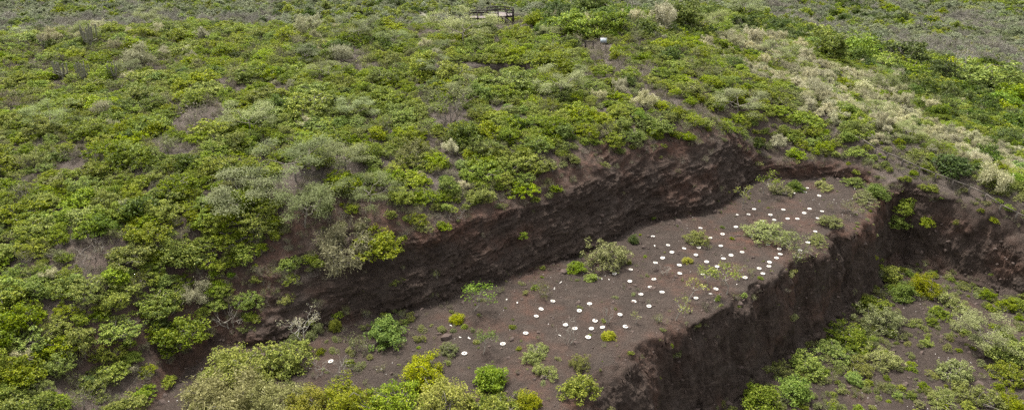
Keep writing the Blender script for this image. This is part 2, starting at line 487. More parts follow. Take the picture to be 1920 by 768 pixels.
def bark_material(name, a, b):
    m, N, L, bs = new_mat(name)
    tc = N.new('ShaderNodeTexCoord').outputs['Object']
    f = nramp(N, L, nnoise(N, L, 5.0, 4, 0.6, tc), 0.35, 0.65)
    L.new(nmix(N, L, f, a, b), bs.inputs['Base Color'])
    bs.inputs['Roughness'].default_value = 0.9
    bs.inputs['Specular IOR Level'].default_value = 0.2
    return m

M_LEAF = leaf_material('broad_leaf', (0.080, 0.116, 0.016), (0.212, 0.268, 0.034), (0.39, 0.43, 0.075))
M_OLIVE = leaf_material('olive_leaf', (0.100, 0.115, 0.034), (0.205, 0.225, 0.070), (0.34, 0.35, 0.13), 0.25)
M_FEATHER = leaf_material('feathery_leaf', (0.145, 0.170, 0.068), (0.270, 0.305, 0.130), (0.37, 0.40, 0.20), 0.35)
M_BRIGHT = leaf_material('bright_leaf', (0.078, 0.125, 0.020), (0.175, 0.245, 0.040), (0.31, 0.38, 0.08), 0.3)
M_LIME = leaf_material('lime_leaf', (0.12, 0.14, 0.012), (0.25, 0.265, 0.025), (0.36, 0.35, 0.05), 0.3)
M_DARK = leaf_material('dark_leaf', (0.035, 0.058, 0.011), (0.082, 0.120, 0.020), (0.15, 0.19, 0.03), 0.2)
M_PALE = leaf_material('lichen_tuft', (0.32, 0.31, 0.18), (0.52, 0.50, 0.32), (0.62, 0.60, 0.42), 0.25, 0.8)
M_STRAW = leaf_material('straw_leaf', (0.16, 0.165, 0.05), (0.29, 0.29, 0.11), (0.42, 0.41, 0.20), 0.3, 0.8)
M_DRAPE = leaf_material('drooping_lichen', (0.20, 0.195, 0.115), (0.34, 0.33, 0.20), (0.44, 0.43, 0.28), 0.25, 0.8)
M_DRY = leaf_material('dry_leaf', (0.10, 0.085, 0.06), (0.22, 0.19, 0.135), (0.20, 0.21, 0.09), 0.2, 0.8)
M_FARHAZE = leaf_material('hazed_green_leaf', (0.125, 0.146, 0.078), (0.220, 0.245, 0.140), (0.30, 0.32, 0.19), 0.25)  # leaf green greyed and paled in its colour, in place of distance haze
M_FARDRY = leaf_material('hazed_dead_leaf', (0.17, 0.16, 0.13), (0.29, 0.275, 0.23), (0.26, 0.27, 0.17), 0.2, 0.8)  # dead leaves, their colour paled to stand in for haze over the plain
M_TWIG = bark_material('grey_twig', (0.13, 0.11, 0.095), (0.27, 0.24, 0.205))
M_BARK = bark_material('pale_bark', (0.20, 0.18, 0.15), (0.34, 0.31, 0.265))
M_WHITEBARK = bark_material('white_bark', (0.32, 0.30, 0.25), (0.50, 0.47, 0.41))
M_CACTUS = bark_material('cactus_skin', (0.13, 0.13, 0.095), (0.24, 0.225, 0.175))

def unit(v):
    return v / (np.linalg.norm(v, axis=-1, keepdims=True) + 1e-9)

class Leaves:
    """collects small folded leaf blades"""
    def __init__(self, rng):
        self.r = rng; self.V = []; self.T = []; self.Y = []
    def add(self, c, n, ln, wd, tint, young, droop=None):
        k = len(c); r = self.r
        if droop is None:
            d = unit(np.cross(n, r.normal(size=(k, 3))))
        else:
            d = droop
        s = unit(np.cross(n, d))
        ln = np.asarray(ln).reshape(-1, 1) * np.ones((k, 1)); wd = np.asarray(wd).reshape(-1, 1) * np.ones((k, 1))
        up = n * ln * 0.16
        v = np.stack([c - d * ln * 0.5, c + s * wd * 0.5 + up * 0.9, c + d * ln * 0.5 - up * 0.6, c - s * wd * 0.5 + up * 0.9], 1)
        self.V.append(v.reshape(-1, 3)); self.T.append(np.broadcast_to(tint, k)); self.Y.append(np.broadcast_to(young, k))
    def mesh(self, name, mat):
        v = np.concatenate(self.V); nf = len(v) // 4
        return mesh_from(name, v, np.arange(nf * 4).reshape(-1, 4), 4, mat,
                         {'tint': ('FACE', np.clip(np.concatenate(self.T), 0, 1)), 'young': ('FACE', np.clip(np.concatenate(self.Y), 0, 1))}, smooth=False)

class Tubes:
    """collects tapered branches"""
    def __init__(self): self.V = []; self.F = []; self.n = 0
    def add(self, pts, r0, r1, sides=4):
        pts = np.asarray(pts, float); k = len(pts)
        t = unit(np.gradient(pts, axis=0))
        ref = np.array([0.31, 0.95, 0.05]) if abs(t[0, 2]) > 0.6 else np.array([0.0, 0.1, 1.0])
        a = unit(np.cross(t, ref)); b = np.cross(t, a)
        rr = np.linspace(r0, r1, k)
        an = np.arange(sides) * 2 * math.pi / sides
        v = pts[:, None] + rr[:, None, None] * (np.cos(an)[None, :, None] * a[:, None] + np.sin(an)[None, :, None] * b[:, None])
        i = np.arange(k - 1)[:, None] * sides + np.arange(sides)[None]
        j = np.arange(k - 1)[:, None] * sides + (np.arange(sides)[None] + 1) % sides
        f = np.stack([i, j, j + sides, i + sides], -1).reshape(-1, 4) + self.n
        self.V.append(v.reshape(-1, 3)); self.F.append(f); self.n += k * sides
        return pts[-1]
    def mesh(self, name, mat):
        return mesh_from(name, np.concatenate(self.V), np.concatenate(self.F), 4, mat)

def curve(a, b, k, wob, rng, sag=0.0):
    a, b = np.asarray(a, float), np.asarray(b, float)
    t = np.linspace(0, 1, k)[:, None]
    p = a + (b - a) * t
    L = np.linalg.norm(b - a)
    ph = rng.normal(size=(2, 3))
    p = p + wob * L * (np.sin(t * math.pi) * ph[0] + np.sin(t * 2 * math.pi) * ph[1] * 0.5)
    p[:, 2] += sag * L * (np.sin(t[:, 0] * math.pi))
    return p

def clumped(rng, R, H, nclump, per, csize, leaf, mat, stem_mat, stem_r=0.03, base_gap=0.12, flat=0.65, lobes=4, young=0.25, dryfrac=0.0):
    """a dome of leaf clumps carried by branching stems; the outline is broken by a few lobes"""
    lv, tb = Leaves(rng), Tubes()
    lob = [(rng.uniform(0, 2 * math.pi), rng.uniform(0.15, 0.55) * R, rng.uniform(0.45, 0.72) * R, rng.uniform(0.65, 1.05) * H) for _ in range(lobes)]
    cen = []
    for q in range(nclump):
        a, d, lr, lh = lob[q % lobes]
        th = rng.uniform(0, 2 * math.pi); ph = math.acos(rng.uniform(-0.12, 1))
        rad = rng.uniform(0.35, 1.0) ** 0.5 * rng.uniform(0.9, 1.12)
        p = np.array([d * math.cos(a) + lr * rad * math.sin(ph) * math.cos(th), d * math.sin(a) + lr * rad * math.sin(ph) * math.sin(th),
                      base_gap * H + (lh - base_gap * H) * max(0.02, rad * math.cos(ph))])
        cen.append((p, rad * max(0.1, math.cos(ph))))
    for p, up in cen:
        n = int(per * rng.uniform(0.6, 1.4))
        cs = csize * rng.uniform(0.65, 1.35)
        dr = unit(rng.normal(size=(n, 3))) * rng.uniform(0.2, 1, size=(n, 1)) ** 0.5 * cs
        dr[:, 2] *= flat
        c = p + dr
        c[:, 2] = np.maximum(c[:, 2], 0.03)
        nm = unit(dr * 0.5 / cs + np.array([0, 0, 0.9]) + rng.normal(size=(n, 3)) * 0.42)
        base = rng.uniform(0.05, 0.95)
        yg = (rng.random(n) < young) * rng.uniform(0.3, 1.0, n) * (0.25 + 0.75 * (dr[:, 2] > 0))
        lv.add(c, nm, leaf * rng.uniform(0.7, 1.35, n), leaf * rng.uniform(0.4, 0.62, n), np.clip(base + rng.normal(size=n) * 0.2, 0, 1), yg)
    pick = rng.permutation(len(cen))[:max(7, nclump // 3)]
    roots = [np.array([rng.normal() * 0.12 * R, rng.normal() * 0.12 * R, -0.15]) for _ in range(4)]
    for k, q in enumerate(pick):
        tb.add(curve(roots[k % 4], cen[q][0], 5, 0.10, rng, 0.08), stem_r * rng.uniform(0.7, 1.2), stem_r * 0.3, 3)
    return lv.mesh('foliage', mat), tb.mesh('stems', stem_mat)

def branchy(rng, base, dirn, length, r, depth, tb, tips, spread=0.7, kids=3, wob=0.09, rise=0.12, shrink=(0.55, 0.8)):
    end = base + dirn * length
    p = curve(base, end, 4, wob, rng)
    tb.add(p, r, r * 0.55, 4 if depth > 1 else 3)
    if depth == 0:
        tips.append((p[-1], dirn)); return
    for k in range(kids):
        d = unit(dirn + rng.normal(size=3) * spread + np.array([0, 0, rise]))
        st = p[-1] if k < 2 else p[2]
        branchy(rng, st, d, length * rng.uniform(*shrink), r * 0.55, depth - 1, tb, tips, spread, kids, wob, rise, shrink)

def dry_bush(rng, R, H, tuft, mat, stem_mat, per=9, stems=7, depth=2, tuft_len=0.16, droop=0.5, r=0.028, young=0.15):
    """bare twigs hung with lichen tufts or a few dry leaves"""
    lv, tb, tips = Leaves(rng), Tubes(), []
    for k in range(stems):
        a = k * 2 * math.pi / stems + rng.normal() * 0.4
        tilt = rng.uniform(0.1, 0.95)
        d = unit(np.array([math.cos(a) * tilt * R / H, math.sin(a) * tilt * R / H, 1.0 - 0.3 * tilt]))
        branchy(rng, np.array([math.cos(a) * 0.08 * R, math.sin(a) * 0.08 * R, -0.12]), d, H * rng.uniform(0.42, 0.6), r, depth, tb, tips, 0.55, 3)
    if tuft:
        for p, d in tips:
            n = int(per * rng.uniform(0.4, 1.6))
            back = rng.uniform(0, 0.4, (n, 1)) * H * 0.5
            c = p - d * back + rng.normal(size=(n, 3)) * 0.09 * R
            c[:, 2] = np.maximum(c[:, 2], 0.04)
            dn = unit(rng.normal(size=(n, 3)) * (1 - droop) + np.array([0, 0, -droop]) + 0.35 * d)
            nm = unit(np.cross(dn, rng.normal(size=(n, 3))))
            lv.add(c, nm, tuft_len * rng.uniform(0.5, 1.4, n), tuft_len * rng.uniform(0.14, 0.34, n), rng.uniform(0, 1, n), (rng.random(n) < young) * rng.random(n), dn)
    return (lv.mesh('foliage', mat) if tuft else None), tb.mesh('stems', stem_mat)

def feather_tree(rng, R, H, trunk, leaf, n_leaf, mat, stem_mat, r0=0.09, kids=3, depth=3, flat=0.28, lean=0.2, tip_sz=0.5):
    """short pale trunk, spreading limbs, thin flat tiers of fine leaves"""
    lv, tb, tips = Leaves(rng), Tubes(), []
    top = np.array([rng.normal() * lean * trunk, rng.normal() * lean * trunk, trunk])
    p = curve((0, 0, -0.3), top, 5, 0.06, rng)
    tb.add(p, r0, r0 * 0.72, 6)
    nl = 5
    for k in range(nl):
        a = k * 2 * math.pi / nl + rng.normal() * 0.35
        d = unit(np.array([math.cos(a), math.sin(a), (H - trunk) / R * rng.uniform(0.5, 1.1)]))
        branchy(rng, p[-1 if k % 2 else -2], d, R * rng.uniform(0.42, 0.6), r0 * 0.55, depth - 1, tb, tips, 0.55, kids, 0.1, 0.16, (0.5, 0.75))
    per = max(4, n_leaf // max(1, len(tips)))
    for q, d in tips:
        n = int(per * rng.uniform(0.5, 1.5))
        cs = tip_sz * rng.uniform(0.6, 1.3)
        dr = rng.normal(size=(n, 3)) * np.array([cs, cs, cs * flat]) * 0.6
        c = q + dr; c[:, 2] = np.maximum(c[:, 2], 0.1)
        nm = unit(np.array([0, 0, 1.0]) + rng.normal(size=(n, 3)) * 0.4)
        b = rng.uniform(0.1, 0.9)
        lv.add(c, nm, leaf * rng.uniform(0.7, 1.4, n), leaf * rng.uniform(0.22, 0.4, n), np.clip(b + rng.normal(size=n) * 0.25, 0, 1), (rng.random(n) < 0.25) * rng.random(n))
    return lv.mesh('foliage', mat), tb.mesh('trunk', stem_mat)

def sapling(rng, R, H, trunk, mat, stem_mat, n_tip=30, leaf=0.13, r0=0.035, bare=0.25):
    lv, tb, tips = Leaves(rng), Tubes(), []
    top = np.array([rng.normal() * 0.2 * H, rng.normal() * 0.1 * H, trunk])
    p = curve((0, 0, -0.15), top, 4, 0.06, rng)
    tb.add(p, r0, r0 * 0.7, 5)
    for k in range(4):
        a = k * 1.57 + rng.normal() * 0.4
        d = unit(np.array([math.cos(a), math.sin(a), (H - trunk) / R * rng.uniform(0.5, 1.3)]))
        branchy(rng, p[-1], d, R * rng.uniform(0.4, 0.65), r0 * 0.6, 1, tb, tips, 0.5, 3, 0.1, 0.2)
    for q, d in tips:
        if rng.random() < bare: continue
        n = int(n_tip * rng.uniform(0.5, 1.5))
        c = q + rng.normal(size=(n, 3)) * np.array([0.16, 0.16, 0.08]) * (0.6 + R * 0.4)
        nm = unit(np.array([0, 0, 1.0]) + rng.normal(size=(n, 3)) * 0.5)
        lv.add(c, nm, leaf * rng.uniform(0.7, 1.3, n), leaf * rng.uniform(0.4, 0.6, n), rng.uniform(0, 1, n), (rng.random(n) < 0.3) * rng.random(n))
    return lv.mesh('foliage', mat), tb.mesh('trunk', stem_mat)

def candelabra(rng, H, arms):
    """column cactus: a short trunk that splits into upright ribbed arms"""
    tb = Tubes()
    tb.add(curve((0, 0, -0.2), (0, 0, H * 0.35), 4, 0.02, rng), 0.16, 0.13, 8)
    am = Tubes()
    for k in range(arms):
        a = rng.uniform(0, 2 * math.pi); d = rng.uniform(0.25, 0.9); z0 = H * rng.uniform(0.2, 0.36)
        b = np.array([0, 0, z0]); e = np.array([math.cos(a) * d, math.sin(a) * d, z0 + 0.35]); f = e + np.array([math.cos(a) * 0.12, math.sin(a) * 0.12, H * rng.uniform(0.4, 0.66)])
        pts = np.concatenate([curve(b, e, 4, 0.05, rng), curve(e, f, 5, 0.02, rng)[1:], (f + np.array([0, 0, 0.06]))[None]])
        am.add(pts[:-1], 0.07, 0.075, 8)
        am.add(pts[-2:], 0.075, 0.02, 8)
    return am.mesh('arms', M_CACTUS), tb.mesh('trunk', M_CACTUS)

# ------------------------------------------------------------------ the kinds of plant, a few individuals of each to copy
g = lambda s: np.random.default_rng(s)
KINDS = {
 'leafy':   [clumped(g(100 + i), R, H, int(nc * 1.6), 28, 0.225, 0.126, M_LEAF, M_TWIG, lobes=lb + 1, young=0.3, flat=0.5) for i, (R, H, nc, lb) in enumerate(
             [(1.55, 1.25, 84, 4), (1.75, 1.35, 96, 5), (1.25, 1.05, 62, 3), (1.95, 1.1, 100, 6), (1.2, 1.4, 66, 4), (1.75, 1.15, 86, 5), (1.5, 1.0, 70, 4)])],
 'olive':   [clumped(g(200 + i), R, H, int(nc * 1.7), 26, 0.17, 0.09, M_OLIVE, M_TWIG, lobes=lb, young=0.3) for i, (R, H, nc, lb) in enumerate(
             [(1.25, 1.1, 66, 4), (1.4, 1.3, 76, 5), (1.1, 0.9, 54, 3), (1.3, 1.0, 62, 5)])],
 'dark':    [clumped(g(300 + i), R, H, nc, 44, 0.34, 0.15, M_DARK, M_TWIG, lobes=lb) for i, (R, H, nc, lb) in enumerate([(1.5, 1.5, 84, 4), (1.3, 1.3, 70, 4)])],
 'bright':  [clumped(g(400 + i), R, H, nc, 60, 0.30, 0.12, M_BRIGHT, M_TWIG, lobes=lb, young=0.3, flat=0.55) for i, (R, H, nc, lb) in enumerate(
             [(1.4, 1.3, 70, 4), (1.2, 1.15, 58, 3), (1.5, 1.1, 74, 5)])],
 'lime':    [clumped(g(500 + i), R, H, nc, 64, 0.22, 0.085, M_LIME, M_TWIG, lobes=lb, young=0.35, flat=0.9) for i, (R, H, nc, lb) in enumerate(
             [(1.0, 0.95, 60, 2), (1.3, 1.1, 80, 4), (1.5, 1.2, 90, 5)])],
 'pale':    [dry_bush(g(600 + i), R, H, True, M_PALE, M_BARK, per=p, tuft_len=tl, droop=dr) for i, (R, H, p, tl, dr) in enumerate(
             [(1.2, 1.3, 80, 0.15, 0.5), (1.0, 1.6, 70, 0.16, 0.35), (1.4, 1.3, 80, 0.15, 0.5), (0.9, 1.2, 70, 0.14, 0.3)])],
 'straw':   [dry_bush(g(650 + i), 1.4, 1.3, True, M_STRAW, M_BARK, per=84, stems=9, tuft_len=0.13, droop=0.3) for i in range(2)],
 'drape':   [dry_bush(g(670 + i), 1.4, 1.2, True, M_DRAPE, M_BARK, per=42, stems=9, tuft_len=0.15, droop=0.6) for i in range(2)],
 'broad':   [clumped(g(1500 + i), 2.2, 2.4, 120, 40, 0.36, 0.20, m_, M_TWIG, lobes=6, base_gap=0.22, stem_r=0.06, flat=0.55) for i, m_ in enumerate((M_LEAF, M_DARK, M_BRIGHT))],
 'brush':   [dry_bush(g(700 + i), R, H, True, M_DRY, M_TWIG, per=p, tuft_len=0.11, droop=0.2, r=0.02, young=yg) for i, (R, H, p, yg) in enumerate(
             [(0.9, 0.7, 8, 0.5), (1.1, 0.8, 6, 0.25), (0.8, 0.6, 10, 0.7), (1.2, 0.95, 4, 0.1)])],
 'twiggy':  [dry_bush(g(800 + i), R, H, True, M_OLIVE, M_TWIG, per=p, tuft_len=0.12, droop=0.1, r=0.024, young=0.3) for i, (R, H, p) in enumerate([(1.2, 1.2, 9), (1.0, 1.5, 7), (1.3, 1.0, 12)])],
 'feather': [feather_tree(g(900 + i), R, H, tk, 0.15, nl, M_FEATHER, M_TWIG, r0=0.075) for i, (R, H, tk, nl) in enumerate([(2.3, 2.6, 1.3, 6000), (2.0, 2.3, 1.0, 5200), (2.6, 2.5, 1.2, 6400)])],
 'sapling': [sapling(g(1000 + i), R, H, tk, mt, M_BARK, nt, 0.12, 0.035, br) for i, (R, H, tk, mt, nt, br) in enumerate(
             [(1.0, 1.6, 0.8, M_LEAF, 34, 0.1), (0.8, 1.7, 0.8, M_OLIVE, 18, 0.4), (0.6, 1.0, 0.45, M_OLIVE, 12, 0.5), (1.1, 2.0, 0.7, M_BRIGHT, 40, 0.15)])],
 'bare':    [dry_bush(g(1100 + i), R, H, False, None, M_BARK, stems=s, depth=d, r=0.024) for i, (R, H, s, d) in enumerate([(0.9, 1.4, 3, 2), (0.6, 0.8, 4, 2), (1.2, 0.9, 5, 2)])],
 'snag':    [dry_bush(g(1200 + i), R, H, True, M_PALE, M_WHITEBARK, per=5, stems=s, depth=3, r=0.06, tuft_len=0.2) for i, (R, H, s) in enumerate([(1.4, 2.8, 2), (1.8, 1.8, 3)])],
 'cactus':  [candelabra(g(1300 + i), H, n) for i, (H, n) in enumerate([(2.6, 12), (2.2, 9), (3.0, 14)])],
}
# light versions for the woods of the plain
FAR = {
 'far_green': [clumped(g(1400 + i), 2.4, 2.6, 46, 40, 0.5, 0.30, m_, M_TWIG, lobes=5, base_gap=0.2) for i, m_ in enumerate((M_LEAF, M_DARK, M_LEAF))],
 'far_dull': [clumped(g(1440 + i), 2.4, 2.4, 46, 36, 0.5, 0.28, M_FARHAZE, M_TWIG, lobes=5, base_gap=0.2) for i in range(2)],
 'far_grey':  [dry_bush(g(1420 + i), 2.3, 2.5, True, M_FARDRY, M_TWIG, per=10, stems=8, depth=2, tuft_len=0.36, droop=0.1, r=0.06) for i in range(3)],
 'far_olive': [clumped(g(1430 + i), 2.2, 2.0, 30, 24, 0.55, 0.34, M_OLIVE, M_TWIG, lobes=4) for i in range(2)],
}
print('plant kinds', {k: sum(len(m.polygons) for pr in v for m in pr if m) for k, v in KINDS.items()})

# ------------------------------------------------------------------ placing plants as things
RAD = {}
for k, vs in KINDS.items():
    RAD[k] = []
    for fo, st in vs:
        me = fo or st
        co = np.empty(len(me.vertices) * 3, np.float32); me.vertices.foreach_get('co', co)
        co = co.reshape(-1, 3)
        RAD[k].append(float(np.percentile(np.abs(co[:, :2]), 97)))
PART2 = {'broad': 'branches', 'feather': 'trunk', 'sapling': 'trunk', 'cactus': 'trunk', 'snag': 'trunk'}
THINGS = []                                   # dicts of everything labelled by its place

def plant(name, kind, var, loc, rz, sc, hs=1.0):
    e = empty(name, loc, rz, sc)
    e.scale = (sc, sc, sc * hs)
    fo, st = KINDS[kind][var]
    if fo: link('arms' if kind == 'cactus' else 'foliage', fo, e)
    link(PART2.get(kind, 'stems'), st, e)
    return e

RZ = np.random.default_rng(5)
LM = []                                       # landmarks: x, y, z, radius, u, v, ref
def landmark(name, kind, var, u, v, w, label, ref, cat='bush', hs=1.0, group=None):
    x, y, z = hit(u, v)
    dep = project(x, y, z)[2]
    r = w / FPX * dep / 2
    e = plant(name, kind, var, (x, y, z - 0.03), RZ.uniform(0, 6.28), r / RAD[kind][var], hs)
    tag(e, label, cat, group)
    LM.append((x, y, z, r, u, v - w * 0.3, ref))
    return e

